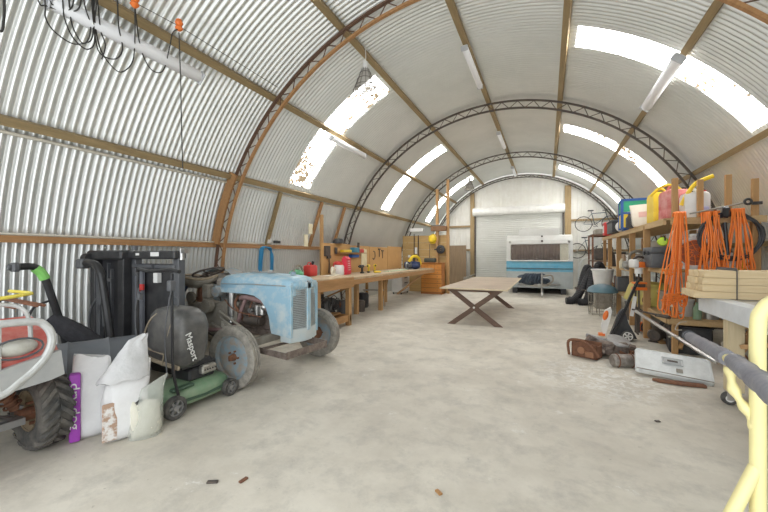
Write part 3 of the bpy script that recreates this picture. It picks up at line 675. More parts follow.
b = B(); b.bar((-.62, -.1, .8), (-.62, -.1, 1.06), .05, .05); b.bar((-.75, -.1, .84), (-.6, -.1, .9), .06, .02); b.out('seat_post', M_rust, tr)
b = B(); b.smooth([(-.95, -.5, 1.3), (-.8, -.35, 1.22), (-.72, -.3, 1.05), (-.85, -.4, .9)], [.03 + .05 * math.sin(PI * q / 18) for q in range(19)], 10); b.out('rag', mat('navy_rag', (.03, .045, .09), .9), tr)
b = B(); b.tube([(-.25, .1, 1.0), (-.22, .05, 1.2)], .01); b.tube([(-.25, -.05, .85), (-.3, -.08, 1.12)], .01); b.ball((-.3, -.08, 1.13), .02); b.tube([(-.3, -.25, .45), (.02, -.33, .40), (.12, -.33, .44)], .012); b.box((.1, -.36, .44), (.1, .09, .02)); b.out('lever', M_dark_steel, tr)
b = B(); b.bar((.62, -.50, .41), (1.42, -.62, .41), .012, .06); b.bar((1.42, -.62, .41), (1.50, .02, .41), .012, .08); b.bar((1.50, .02, .41), (1.05, .12, .41), .012, .08); b.bar((.64, -.46, .375), (1.42, -.6, .375), .05, .01); b.bar((1.39, -.62, .375), (1.47, .02, .375), .07, .01)
b.bar((.9, -.5, .39), (1.0, .1, .39), .05, .02); b.bar((1.0, .1, .42), (1.0, -.1, .5), .08, .03); b.out('bumper_frame', M_engine, tr)
# ------------------------------------------------------------------ long workbench on the left
wb = thing('workbench', 'long rough timber workbench running along the left wall behind the tractor', 'workbench', (-4.4, 5.2, 0))
M_benchw = wood('brown_bench_timber', (.46, .25, .10), (.30, .16, .06), 1, 2.)
M_benchx = wood('brown_bench_cross', (.50, .30, .14), (.34, .19, .08), 0, 2.)
b = B(); b.box((.03, .68, 1.02), (1.18, 1.42, .05), bev=.004); b.box((-.0, 4.5, .98), (1.0, 6.3, .045), bev=.004); b.out('bench_top', mat('pale_worn_board', (.54, .42, .27), .7, 0, (.36, .26, .16), 5, .8), wb)
for z in (.945, .845):
    b = B(); b.box((.61, .68, z + .02), (.035, 1.42, .115), bev=.004); b.out('front_rail', M_benchw, wb)
b = B(); b.box((.52, 4.5, .90), (.035, 6.3, .11)); b.out('front_rail', M_benchw, wb)
b = B(); b.box((.0, -.03, .88), (1.2, .035, .2)); b.out('end_rail', M_benchx, wb)
for (x, y, h) in ((.55, .15, .80), (.55, 1.28, .80), (-.45, .15, .8), (-.45, 1.28, .8), (.3, 3.4, .86), (-.3, 5.0, .86), (.0, 2.6, .86), (.0, 4.2, .86)):
    b = B(); b.box((x, y, h / 2), (.1, .1, h), bev=.004); b.out('leg', M_pinez, wb)
b = B(); b.box((.55, .72, .16), (.05, 1.25, .14)); b.box((.05, 1.28, .16), (1.1, .06, .14)); b.out('lower_rail', M_benchw, wb)
b = B(); b.bar((-.3, 6.0, .15), (.50, 6.6, .9), .09, .05); b.out('brace', M_benchx, wb)
b = B(); b.bar((-.4, 1.9, .5), (.5, 2.2, .92), .06, .04); b.out('brace', M_benchx, wb)
b = B(); b.box((-.1, .7, .25), (.95, 1.1, .03)); b.out('lower_shelf', M_benchw, wb)
# engine parts, wire and stuff under the bench
en = thing('engine_block', 'black greasy engine block and coils on the shelf under the near end of the workbench', 'engine', (-4.25, 5.95, .27))
b = B(); b.box((0, 0, .18), (.4, .5, .3), bev=.05, seg=2); b.cyl((.2, -.1, .2), (.3, -.1, .2), .12); b.cyl((.2, .14, .28), (.28, .14, .28), .07); b.cyl((0, .1, .3), (0, .1, .42), .06); b.out('block', M_black, en)
b = B(); rnd = random.Random(4)
for q in range(7): b.tube(ring((.26 + rnd.uniform(-.03, .05), rnd.uniform(-.2, .3), .18 + rnd.uniform(-.05, .08)), rnd.uniform(.1, .17), 20, (1, rnd.uniform(-.5, .5), rnd.uniform(-.4, .4))), .008, 6, True)
b.out('wire_coil', M_blackm, en)
for i, (x, y, z, r_, h) in enumerate(((-4.7, 7.6, 0, .14, .36), (-4.5, 8.2, 0, .12, .3), (-4.8, 8.9, 0, .16, .42))):
    b = B(); b.lathe([(0, 0), (r_ * .9, 0), (r_, h * .1), (r_, h * .85), (r_ * .8, h), (0, h)], n=20); o = b.out('drum', (M_dgrey, M_dark_steel, M_black, M_tgrey, M_rust)[i], None); o.location = (x, y, z)
    tag(o, ['dark grey small drum', 'narrow dark steel drum', 'black round drum', 'dusty grey drum', 'rusty brown drum'][i] + ' under the long workbench, %s' % ['nearest of three', 'middle of three', 'farthest of three'][i], 'drum')
# tool boards
M_pegb = mat('hardboard', (.60, .35, .14), .75, 0, (.48, .27, .10), 1.5, .7)
for i, (y0, y1, zt_) in enumerate(((7.15, 8.5, 1.80), (8.52, 9.7, 1.77), (9.72, 11.05, 1.76), (11.08, 12.35, 1.80))):
    b = B(); b.box((-5.02, (y0 + y1) / 2, (1.0 + zt_) / 2), (.02, y1 - y0, zt_ - 1.0)); o = b.out('tool_board', M_pegb, None)
    tag(o, ['nearest tool board behind the red bag, brown hardboard on the left wall', 'second tool board from the near end, behind the yellow and blue clutter', 'third hardboard tool board along the left wall, with hanging hooks', 'farthest tool board on the left wall, bare hardboard next to the partition'][i], 'tool board', 'tool boards above the workbench')
b = B(); b.box((-5.08, 7.25, 1.3), (.06, .08, 2.4)); tag(b.out('trim_40', M_pinez), kind='structure')
b = B(); b.box((-5.10, 9.7, .9), (.06, .08, 1.7)); tag(b.out('trim_41', M_pinez), kind='structure')
# things standing on the bench and on the boards
ZB = 1.004
def simple(name, b, m, loc, label, cat, group=None, rz=0.):
    o = b.out(name, m); o.location = loc; o.rotation_euler = (0, 0, rz); return tag(o, label, cat, group)
jc = thing('jerry_can', 'small red fuel can on the near end of the workbench, behind the tractor bonnet', 'jerry can', (-4.6, 6.15, 1.045))
b = B(); b.box((0, 0, .12), (.2, .28, .24), bev=.04, seg=2); b.out('body', M_red, jc); b = B(); b.cyl((0, .07, .24), (0, .1, .31), .03); b.out('spout', M_black, jc)
b = B(); b.tube([(0, -.1, .24), (0, -.07, .29), (0, .0, .29), (0, .03, .24)], .014); b.out('handle', M_red, jc)
pg = thing('bench_grinder', 'green bench tool with a round grey guard at the near end of the workbench', 'bench tool', (-4.55, 5.62, 1.045))
b = B(); b.ball((0, 0, .06), .14, (1, 1.2, .8)); b.out('body', mat('tool_green', (.12, .42, .22), .5), pg)
b = B(); b.tube([(.05, -.16 + .16 * (1 - math.cos(a)), .05 + .2 * math.sin(a)) for a in [PI * k / 12 for k in range(13)]], .02); b.out('guard', M_tgrey, pg)
wr = thing('tape_roll', 'white tape roll lying on pale board on the near workbench', 'roll', (-4.25, 6.45, 1.045))
b = B(); b.lathe([(.05, 0), (.10, 0), (.10, .05), (.05, .05), (.05, 0)], (0, 0, .1), (1, .3, 0), 28); b.box((.0, .0, .01), (.2, .5, .02)); b.out('roll', mat('cream_paper', (.78, .72, .58), .7), wr)
kt = thing('plastic_jug', 'white plastic jug with a red lid standing left of the red bag', 'jug', (-4.75, 7.5, ZB))
b = B(); b.lathe([(0, 0), (.14, 0), (.15, .04), (.15, .2), (.12, .25), (0, .25)], n=24); b.out('body', M_white, kt)
b = B(); b.lathe([(.125, .25), (.13, .28), (.10, .33), (0, .35)], n=24); b.tube([(.0, -.14, .12), (0, -.22, .2), (0, -.2, .3), (0, -.1, .33)], .016); b.out('lid', M_red, kt)
rb = thing('shopping_bag', 'upright red carrier bag with white lettering on the workbench', 'bag', (-4.65, 7.72, ZB), .2)
b = B(); b.loft([[(-.06, -.16, 0), (.06, -.16, 0), (.06, .16, 0), (-.06, .16, 0)], [(-.08, -.17, .1), (.08, -.17, .1), (.08, .17, .1), (-.08, .17, .1)], [(-.06, -.17, .4), (.06, -.17, .4), (.06, .16, .4), (-.06, .16, .4)], [(-.01, -.15, .47), (.01, -.15, .47), (.01, .14, .45), (-.01, .14, .45)]]); b.out('bag_body', mat('bag_red', (.72, .03, .07), .45, 0, (.6, .02, .05), 6, .6), rb)
b = B()
for q in range(5): b.box((.086 - .004 * q, .0, .12 + q * .055), (.004, .16 - .02 * (q % 2), .022))
o = b.out('print', mat('pale_print', (.8, .55, .55), .6), rb); o['kind'] = 'stuff'
b = B(); b.box((0, 0, .035), (.12, .42, .07), bev=.01); simple('tool_case', b, M_yellow, (-4.92, 8.15, 1.57), 'yellow tool case on the wall shelf above the red bag', 'tool case')
b = B(); b.box((0, 0, .0), (.22, 1.3, .02)); simple('wall_shelf', b, M_benchw, (-4.9, 8.45, 1.555), 'short timber wall shelf fixed to the tool boards above the red bag', 'shelf')
b = B(); b.box((0, 0, .07), (.14, .3, .14), bev=.01); simple('storage_box', b, mat('teal_box', (.05, .22, .32), .5), (-4.9, 8.6, 1.57), 'dark teal box beside the yellow case on the wall shelf', 'box')
b = B(); b.box((0, 0, .05), (.12, .25, .10), bev=.01); simple('storage_box', b, M_red, (-4.92, 8.95, 1.57), 'small red box at the far end of the wall shelf', 'box')
b = B(); b.box((0, 0, .05), (.12, .4, .08), bev=.01); simple('storage_box', b, M_blue, (-4.93, 8.6, 1.42), 'long blue box hung just below the wall shelf', 'box')
b = B(); b.box((0, 0, 0), (.02, .34, .5), bev=.002); b.cyl((0, 0, .24), (.02, 0, .24), .03); simple('chopping_board', b, mat('pale_board', (.78, .70, .48), .6), (-4.99, 9.3, 1.42), 'pale cream board hanging on the second tool board', 'board')
for i, (y, m, l) in enumerate(((8.35, M_black, 'black cordless drill lying right of the red bag'), (8.75, M_yellow, 'yellow and black cordless drill nearest the red bag'), (9.15, M_yellow, 'yellow cordless drill at the far end of the row of bench tools'))):
    t = thing('cordless_drill', l, 'drill', (-4.55, y, ZB), .3 * i)
    b = B(); b.cyl((0, -.1, .19), (0, .08, .19), .04); b.box((0, .03, .09), (.04, .05, .16)); b.out('drill_body', m, t)
    b = B(); b.box((0, .03, .02), (.07, .13, .04), bev=.008); b.cyl((0, -.1, .19), (0, -.16, .19), .022); b.out('battery', M_black, t)
b = B(); b.ball((0, 0, .02), .1, (1, 1.5, .35)); b.box((0, .1, .02), (.1, .25, .04), rot=(0, 0, .5)); simple('work_glove', b, M_yellow, (-4.35, 8.9, ZB), 'yellow work glove lying on the front edge of the workbench', 'glove')
b = B(); b.box((0, 0, .01), (.18, 1.6, .02)); simple('timber_offcut', b, mat('green_wood', (.50, .60, .42), .7), (-4.3, 10.2, ZB), 'pale greenish board lying along the middle of the workbench', 'board')
M_tool = M_dark_steel
for i, (y, z, k_) in enumerate(((7.35, 1.6, 'box'), (7.75, 1.62, 'sq'), (9.95, 1.5, 'hook'), (10.35, 1.6, 'ham'), (10.6, 1.55, 'ham'), (8.95, 1.78, 'sq'), (7.42, 1.25, 'chain'))):
    t = B()
    if k_ == 'hook': t.smooth([(0, -.04, .12), (0, .06, .1), (0, .08, -.05), (0, .0, -.14), (0, -.07, -.1)], .012)
    elif k_ == 'ham': t.box((0, 0, .09), (.03, .14, .04)); t.cyl((0, 0, .08), (0, 0, -.16), .012)
    elif k_ == 'chain': t.smooth([(0, 0, .25), (0, .02, 0), (0, 0, -.2)], .014); t.box((0, 0, .2), (.05, .14, .08))
    elif k_ == 'box': t.box((0, 0, 0), (.06, .22, .26), bev=.01)
    else: t.box((0, 0, .0), (.02, .1, .16)); t.cyl((.0, .0, .08), (.0, 0, -.1), .02)
    nm = {'hook': 'sickle', 'ham': 'hammer', 'chain': 'spanner', 'box': 'fuse_box', 'sq': 'hand_tool'}[k_]
    lb = ['small dark brown box fixed high on the nearest tool board', 'square dark tool hung on the nearest tool board above the jug', 'dark curved sickle hung on the third tool board', 'hammer on the third tool board, nearer of the two', 'hammer on the third tool board, farther of the two', 'square tool hanging above the teal box, topmost on the boards', 'long grey spanner hanging low at the near edge of the first tool board'][i]
    simple(nm, t, M_tool, (-4.98, y, z), lb, nm.replace('_', ' '))
hp = thing('black_helmet', 'black helmet resting on top of the nearest tool board', 'helmet', (-5.0, 7.9, 1.80))
b = B(); b.lathe([(.16, .0), (.15, .07), (.1, .13), (0, .15)], n=20); b.box((.1, 0, .01), (.18, .26, .02)); b.out('shell', M_black, hp)
for i, (y, z, s) in enumerate(((6.95, 2.12, .24), (6.78, 1.84, .28))):
    b = B(); b.box((0, 0, 0), (.02, .14, s)); simple('notice_card', b, mat('cream_card', (.78, .72, .52), .7), (-5.12 - .05 * 0, y - .1, z), ['upper', 'lower'][i] + ' of the two cream cards pinned on the stud left of the tool boards', 'card')
b = B()
for q in range(6): b.smooth([(0, -.22 + .016 * q, -.42 - .02 * (q % 3)), (.03 * (q % 2), -.20 + .014 * q, -.1), (.02 * q - .05, -.11, .05), (.02 * q - .05, 0, .09 - .005 * q), (.02 * q - .05, .11, .05), (.03 * (q % 2), .20 - .014 * q, -.1), (0, .22 - .016 * q, -.45)], .012)
simple('blue_hose', b, mat('hose_blue', (.03, .28, .55), .45), (-5.68, 5.98, 1.60), 'bright blue hose looped over the wall girt behind the tractor', 'hose')
sk = thing('wall_socket', 'small white wall socket on the girt above the blue hose', 'socket', (-5.72, 6.12, 1.82))
b = B(); b.box((0, 0, 0), (.05, .12, .12), bev=.008); b.out('plate', M_white, sk); b = B(); b.box((.03, .22, -.02), (.05, .2, .06), bev=.01); b.out('plug', M_black, sk)

# ------------------------------------------------------------------ partition and what hangs on it
M_part = wood('knotty_ply', (.54, .36, .15), (.38, .24, .09), 0, 1.4)
b = B()
for q in range(8):
    b.box((-4.47, 13.6, .15 + q * .285), (1.98, .03, .28), bev=.003)
tag(b.out('wall_partition', M_part), kind='structure')
b = B(); b.box((-4.5, 13.62, .55), (1.9, .02, 1.1)); tag(b.out('wall_partition_lining', mat('grey_blocks', (.34, .33, .29), .8)), kind='structure')
for x, z1 in ((-3.52, 4.45), (-3.95, 4.1)):
    b = B(); b.box((x, 13.5, z1 / 2), (.1, .1, z1)); tag(b.out('trim_%d' % (42 if x > -3.6 else 43), M_pinez), kind='structure')
b = B(); b.box((-3.86, 13.5, 2.54), (.62, .3, .18)); b.out
o = b.out('storage_crate', mat('dark_crate_wood', (.22, .12, .06), .8)); tag(o, 'dark brown wooden crate on top of the partition', 'crate')
sb = thing('steel_tray', 'shiny steel tray lying on the brown crate', 'tray', (-3.90, 13.5, 2.635))
b = B(); b.box((0, 0, .03), (.45, .25, .05), bev=.02); b.out('pan', M_chrome, sb)
b = B(); b.box((0, 0, .07), (.55, .2, .14), bev=.01); simple('white_box', b, M_white, (-4.8, 13.52, 2.44), 'white box on top of the partition next to the arch truss', 'box')
hh = thing('hard_hat', 'yellow hard hat hung high on the partition', 'hard hat', (-4.12, 13.50, 2.14))
b = B(); b.lathe([(.17, 0), (.165, .06), (.13, .14), (.06, .18), (0, .185)], (0, .0, 0), (0, -1, .1), 24); b.lathe([(.17, 0), (.20, .0), (.2, .012), (.17, .012)], (0, .0, 0), (0, -1, .1), 24); b.out('shell', M_yellow, hh)
rd = thing('tyre_pump', 'dark round hose reel hanging on the right of the partition', 'reel', (-3.80, 13.45, 1.72))
b = B(); b.lathe([(.05, -.04), (.15, -.04), (.17, -.03), (.17, .03), (.15, .04), (.05, .04)], (0, 0, 0), (0, 1, 0), 24); b.box((-.1, .0, 0), (.3, .05, .05)); b.out('reel', M_black, rd)
for i, (x, z0, z1) in enumerate(((-4.93, 1.25, 2.35), (-4.75, 1.3, 2.3))):
    t = thing('long_handled_tool', ['left', 'right'][i] + ' of the two long dark tools hung upright on the partition', 'tool', (x, 13.52, z0))
    b = B(); b.cyl((0, 0, 0), (0, 0, z1 - z0), .018, n=8); b.out('shaft', M_blackm, t); b = B(); b.box((0, 0, .08), (.1, .04, .2), bev=.01); b.out('blade', M_dark_steel, t)
b = B(); b.box((0, 0, 0), (.09, .03, .26)); simple('paint_brush', b, M_white, (-4.84, 13.50, 1.68), 'small cream brush hanging between the two long tools', 'brush')
b = B(); b.box((0, 0, 0), (.1, .03, .1)); simple('light_switch', b, M_white, (-5.15, 13.56, 1.45), 'small white switch on the left of the partition', 'switch')
# chest of drawers
M_chest = wood('orange_varnish', (.68, .30, .07), (.55, .21, .04), 0, 1.2, .4)
cd = thing('chest_of_drawers', 'orange varnished chest of drawers in front of the partition', 'chest of drawers', (-4.04, 13.2, 0))
b = B(); b.box((0, .02, .6), (.84, .42, 1.16), bev=.006); b.box((0, 0, 1.19), (.88, .5, .03), bev=.005); b.box((0, 0, .04), (.84, .44, .08)); b.out('body', wood('gap_shade_varnish', (.42, .17, .04), (.3, .11, .03), 0, 1.2), cd)  # body varnish darkened so the gaps between drawers read as shade
zz = 1.14
for q, h in enumerate((.13, .13, .16, .19, .19, .19)):
    if q < 2 and q == 0:
        for x in (-.27, 0, .27):
            b = B(); b.box((x, -.205, zz - .1), (.25, .03, .2), bev=.006); dr = b.out('drawer', M_chest, cd); b = B(); b.ball((x, -.235, zz - .1), .02); b.out('knob', M_benchw, dr)
        zz -= .22; continue
    if q == 0: continue
    hh_ = .16
    if zz < .2: break
    b = B(); b.box((0, -.205, zz - hh_ / 2), (.79, .03, hh_ - .015), bev=.006); dr = b.out('drawer', M_chest, cd)
    for x in (-.25, .25):
        b = B(); b.ball((x, -.235, zz - hh_ / 2), .02); b.out('knob', M_benchw, dr)
    zz -= hh_ + .01
rdx = thing('radio', 'dark portable speaker with a tall aerial standing on the orange chest of drawers', 'radio', (-4.15, 13.2, 1.205))
b = B(); b.box((0, 0, .09), (.46, .2, .17), bev=.04, seg=2); b.out('case', mat('dark_olive', (.06, .07, .06), .5), rdx); b = B(); b.cyl((-.02, 0, .16), (-.02, 0, .72), .012, n=8); b.out('aerial', M_dark_steel, rdx)
wd = thing('filing_drawers', 'white three-drawer unit on castors under the far end of the workbench', 'drawer unit', (-5.21, 12.75, 0))
b = B(); b.box((0, 0, .39), (.42, .8, .62), bev=.008); b.out('body', M_white, wd)
for z in (.59, .39, .19):
    b = B(); b.box((.215, 0, z), (.015, .74, .18), bev=.004); dr = b.out('drawer', M_white, wd); b = B(); b.box((.228, 0, z + .04), (.02, .3, .03)); b.out('handle', M_black, dr)
for x in (-.16, .16):
    for y in (-.33, .33):
        b = B(); b.cyl((x - .015, y, .035), (x + .015, y, .035), .035); b.cyl((x, y, .03), (x, y, .09), .01); b.out('castor', M_black, wd)
pl = thing('tool_bag', 'navy tool bags with a yellow strap heaped at the far end of the workbench', 'tool bag', (-4.35, 12.0, .995))
b = B(); b.box((-.1, .0, .14), (.5, .5, .26), bev=.08, seg=2); b.ball((.12, -.4, .1), .17, (1.1, 1.4, .6)); b.out('bag', mat('navy_bag', (.02, .035, .10), .8), pl)
b = B(); b.smooth([(-.15, -.2, .26), (-.05, -.1, .44), (.05, .2, .42), (.1, .35, .2)], .05); b.ball((.0, .35, .18), .13, (1, 1, .8)); b.out('yellow_strap', M_yellow, pl)
pw = thing('power_saw', 'grey power saw lying beside the navy tool bags on the workbench', 'saw', (-4.3, 11.1, .995))
b = B(); b.box((0, 0, .03), (.3, .4, .02)); b.lathe([(0, -.01), (.14, -.01), (.14, .01), (0, .01)], (0, 0, .12), (1, 0, 0), 28); b.out('saw_plate', M_chrome, pw); b = B(); b.box((.06, .05, .14), (.12, .26, .12), bev=.03, seg=2); b.smooth([(.06, .15, .2), (.06, .22, .24), (.06, .24, .14)], .02); b.out('saw_body', M_dgrey, pw)
b = B(); b.box((0, 0, 1.0), (.95, .03, 1.98), rot=(-.0, 0, 0)); simple('plywood_sheet', b, wood('old_plank', (.30, .21, .13), (.20, .14, .08), 2, 1.5), (-4.2, 17.9, .0), 'weathered brown plywood sheet stood against the far wall', 'plywood')
b = B(); b.box((0, 0, .2), (.5, .3, .4), bev=.02); b.cyl((.0, 0, .4), (.3, 0, .55), .04); simple('scrap_box', b, M_tgrey, (-3.55, 17.7, 0), 'small dusty box beside the plywood sheet at the far wall', 'box')

# ------------------------------------------------------------------ trestle table
tb = thing('trestle_table', 'long board table on crossed brown timber legs in the middle of the floor', 'table', (-1.30, 9.1, 0))
M_leg = wood('dark_brown_leg', (.17, .105, .075), (.11, .07, .05), 0, 2.)
b = B(); b.box((-.12, .40, .785), (1.38, 4.15, .025), bev=.003); b.out('table_top', mat('stained_particle_board', (.48, .38, .28), .55, 0, (.34, .26, .20), 1.6, .8, 0), tb)
b = B(); b.box((-.12, -1.68, .785), (1.39, .012, .028)); b.box((.575, .40, .785), (.012, 4.15, .028)); b.out('edge_strip', mat('pale_edge', (.66, .55, .38), .6), tb)
for y in (-1.5, 1.35):
    for s in (-1, 1):
        b = B(); b.bar((-.11 - s * .5, y + s * .026, .76 - .01), (-.11 + s * .5, y + s * .026, .02), .12, .045, up=(0, 1, 0)) if False else b.prism([(-.11 - s * .60, .76), (-.11 - s * .44, .76), (-.11 + s * .58, 0), (-.11 + s * .41, 0)], y + s * .025 - .022, y + s * .025 + .022)
        b.out('leg', M_leg, tb)
    b = B(); b.cyl((-.11, y - .06, .385), (-.11, y - .045, .385), .022); b.out('bolt', M_white, tb)
b = B(); b.box((-.12, -1.5, .74), (1.1, .09, .045)); b.box((-.12, 1.35, .74), (1.1, .09, .045)); b.out('cross_bearer', M_leg, tb)

# ------------------------------------------------------------------ caravan
cv = thing('caravan', 'old white and blue caravan with brown curtains parked at the roller door', 'caravan', (-.30, 14.72, 0), R(1.5))
M_cw = mat('caravan_white', (.80, .80, .77), .4, 0, (.66, .65, .60), 3, .5)
M_cb = mat('caravan_blue', (.10, .40, .58), .4, 0, (.30, .52, .62), 3, .6)
M_calu = mat('caravan_dull_skirt', (.50, .54, .54), .4, .2, (.38, .42, .42), 3, .6)
W = 1.17; L_ = 3.3
def body(z0, z1, m, nm, y0a, y0b):
    b = B(); b.loft([[(-W, y0a, z0), (W, y0a, z0), (W, L_, z0), (-W, L_, z0)], [(-W, y0b, z1), (W, y0b, z1), (W, L_, z1), (-W, L_, z1)]]); b.out(nm, m, cv)
body(.22, .86, M_calu, 'lower_body', .10, .02); body(.86, 1.26, M_cb, 'blue_band', .02, .0); 
b = B(); b.box((0, .0, .98), (2 * W + .02, .04, .02)); b.out('trim_strip', M_dark_steel, cv)
b = B()
b.loft([[(-W, y0, z), (W, y0, z), (W, L_, z), (-W, L_, z)] for y0, z in ((0, 1.26), (.05, 1.9), (.12, 2.08), (.32, 2.24), (.7, 2.30))]); b.out('upper_body', M_cw, cv, 20)
b = B(); b.loft([[(-.75, .42, 2.2), (.75, .42, 2.2), (.75, 2.9, 2.25), (-.75, 2.9, 2.25)], [(-.72, .5, 2.54), (.72, .5, 2.54), (.72, 2.8, 2.54), (-.72, 2.8, 2.54)]]); b.box((-.45, .6, 2.57), (.3, .2, .06)); b.out('roof_vent', M_cw, cv)
wn = B()
def rrect(w, h, r_, n=6):
    P = []
    for cx, cz, a0 in ((w - r_, h - r_, 0), (-w + r_, h - r_, 90), (-w + r_, -h + r_, 180), (w - r_, -h + r_, 270)):
        for i in range(n + 1): a = R(a0 + 90 * i / n); P.append((cx + r_ * math.cos(a), cz + r_ * math.sin(a)))
    return P
fr = rrect(1.04, .33, .08)
wn.tube([(x, -.045, z + 1.61) for x, z in fr], .028, 6, True); wf = wn.out('window_frame', M_cw, cv)
b = B(); b.prism([(x * .985, z * .98 + 1.61) for x, z in fr], -.058, -.054); b.out('pane', mat('window_glass', (.5, .5, .48), .05, 0, trans=.0, alpha=.06), wf)
b = B(); b.prism([(x * .99, z * .985 + 1.61) for x, z in fr], -.012, -.006); b.out('window_back', mat('cream_blind', (.62, .60, .48), .7), wf)
b = B(); b.grid(lambda u, v: (-.99 + 1.72 * u, .0-.033 + .010 * math.sin(u * 2 * PI * 17), 1.295 + .63 * v), 170, 2); b.out('curtain', wood('brown_curtain', (.16, .105, .075), (.10, .065, .05), 2, 2.), wf, solid=.003)
for x in (-1.04, 1.04):
    b = B(); b.cyl((x, .09, 2.02), (x, .03, 2.0), .045); b.out('marker_light', M_chrome, cv)
b = B(); b.cyl((.12, .06, 2.04), (.12, .02, 2.03), .04); b.cyl((.12, .28, 2.24), (.12, .2, 2.22), .03); b.out('number_light', M_dark_steel, cv)
for s in (-1, 1):
    b = B(); b.cyl((s * .98, 1.8, .32), (s * .80, 1.8, .32), .32, n=28); ty = b.out('wheel', M_rubber, cv)
    b = B(); b.box((s * .86, .16, .13), (.18, .08, .26)); b.out('corner_steady', M_black, cv)
b = B(); b.box((0, 1.7, .26), (2.1, 3.1, .08)); b.out('chassis', M_black, cv)
b = B(); b.bar((-.85, .3, .36), (.0, -1.1, .42), .06, .09); b.bar((.85, .3, .36), (.0, -1.1, .42), .06, .09); b.bar((0, -.9, .43), (0, -1.35, .43), .07, .07); b.ball((0, -1.4, .44), .06); b.out('drawbar', M_chrome, cv)
b = B(); b.cyl((.10, -1.1, .15), (.10, -1.1, .80), .035); b.cyl((.1, -1.1, .80), (.1, -1.1, .86), .02); b.tube([(.1, -1.1, .86), (.2, -1.1, .86)], .012); b.cyl((.07, -1.1, .11), (.13, -1.1, .11), .11, n=20); b.box((.2, -1.1, .70), (.2, .03, .03)); b.out('jockey_wheel', M_chrome, cv)
cvr = thing('tarpaulin_bundle', 'dark bundled tarpaulin and gas gear heaped over the caravan drawbar', 'tarpaulin', (-.42, 13.95, .44))
b = B(); rnd = random.Random(5)
b.ball((-.1, 0, .14), .26, (1.7, .8, .72), 20); b.ball((.2, .05, .12), .2, (1.6, .8, .7), 16); b.ball((-.3, 0, .25), .18, (1.6, .8, .55), 16)
for q in range(8): b.smooth([(-.5 + .1 * q, -.22, .05), (-.45 + .1 * q, -.25, .2 + .02 * (q % 3)), (-.3 + .08 * q, -.1, .36), (-.2 + .08 * q, .15, .3)], .035)
b.out('tarpaulin', mat('blue_black_tarp', (.018, .03, .05), .6, 0, (.10, .13, .16), 9, .7), cvr)
b = B(); b.smooth([(.3, -.2, .3), (.55, -.22, .34), (.6, -.2, .15), (.4, -.22, .0)], .03); b.out('handle_loop', M_tgrey, cvr)

# ------------------------------------------------------------------ far right corner: bicycles, bin, hoses
def bicycle(loc, rz, tilt, label):
    t = thing('bicycle', label, 'bicycle', loc, rot=(tilt, 0, rz), group=None)
    for x in (-.52, .52):
        b = B(); b.tube(ring((x, 0, .34), .33, 36, (0, 1, 0)), .018, 8, True); w_ = b.out('wheel', M_rubber, t)
        b = B(); 
        for q in range(14): a = q * PI / 7; b.cyl((x, 0, .34), (x + .32 * math.cos(a), 0, .34 + .32 * math.sin(a)), .003, n=4)
        b.cyl((x, -.04, .34), (x, .04, .34), .02, n=10); b.out('spokes', M_chrome, w_)
    b = B(); P = {'bb': (-.08, 0, .30), 'st': (-.2, 0, .80), 'hd': (.34, 0, .82), 'hb': (.38, 0, .66)}
    for a_, c_ in (('bb', 'st'), ('st', 'hd'), ('bb', 'hb'), ('hd', 'hb')): b.cyl(P[a_], P[c_], .018, n=10)
    b.cyl(P['bb'], (-.52, 0, .34), .011, n=8); b.cyl(P['st'], (-.52, 0, .34), .01, n=8); b.cyl(P['hb'], (.52, 0, .34), .014, n=8); b.out('frame', mat('bike_frame', (.10, .13, .15), .4, .3), t)
    b = B(); b.cyl((-.2, 0, .8), (-.23, 0, .92), .012, n=8); b.box((-.24, 0, .93), (.24, .12, .05), bev=.02); b.out('saddle', M_black, t)
    b = B(); b.cyl((.34, 0, .82), (.33, 0, .93), .013, n=8); b.smooth([(.25, -.28, .95), (.36, -.15, .94), (.36, .15, .94), (.25, .28, .95)], .012); b.out('handlebar', M_blackm, t)
    b = B(); b.cyl((-.08, -.05, .3), (-.08, .05, .3), .02); b.lathe([(.08, -.003), (.1, -.003), (.1, .003), (.08, .003), (.08, -.003)], (-.08, -.04, .3), (0, 1, 0)); b.bar((-.08, .06, .3), (.05, .06, .2), .015, .02); b.out('crankset', M_dark_steel, t)
bicycle((2.0, 18.12, 2.55), 0, 0, 'bicycle hung high on the far wall right of the roller door')
bicycle((1.75, 18.05, 1.35), 0, 0, 'bicycle hung on the far wall below the higher bicycle')
b = B(); b.box((0, 0, .3), (.03, .12, 1.0)); b.box((0, -.05, 0), (.05, .12, .06)); 
wt = thing('laundry_tub', 'white plastic tub hooked on the far wall, below the bicycle', 'tub', (1.85, 17.2, 1.9))
b = B(); b.lathe([(.0, 0), (.2, 0), (.3, .42), (.33, .44), (.3, .44), (.2, .03), (0, .03)], n=28); b.out('tub', M_white, wt)
ir = thing('ironing_board', 'pale curved board leaning in the far right corner', 'board', (1.25, 17.4, .0), .2)
b = B(); b.smooth([(0, 0, .1), (.0, 0, .9), (.15, 0, 1.3), (.5, 0, 1.45)], .03); b.smooth([(.5, 0, 1.45), (.9, 0, 1.4)], .03); b.out('tube_frame', M_white, ir); b = B(); b.box((.1, 0, .05), (.4, .5, .1)); b.out('foot', M_tgrey, ir)
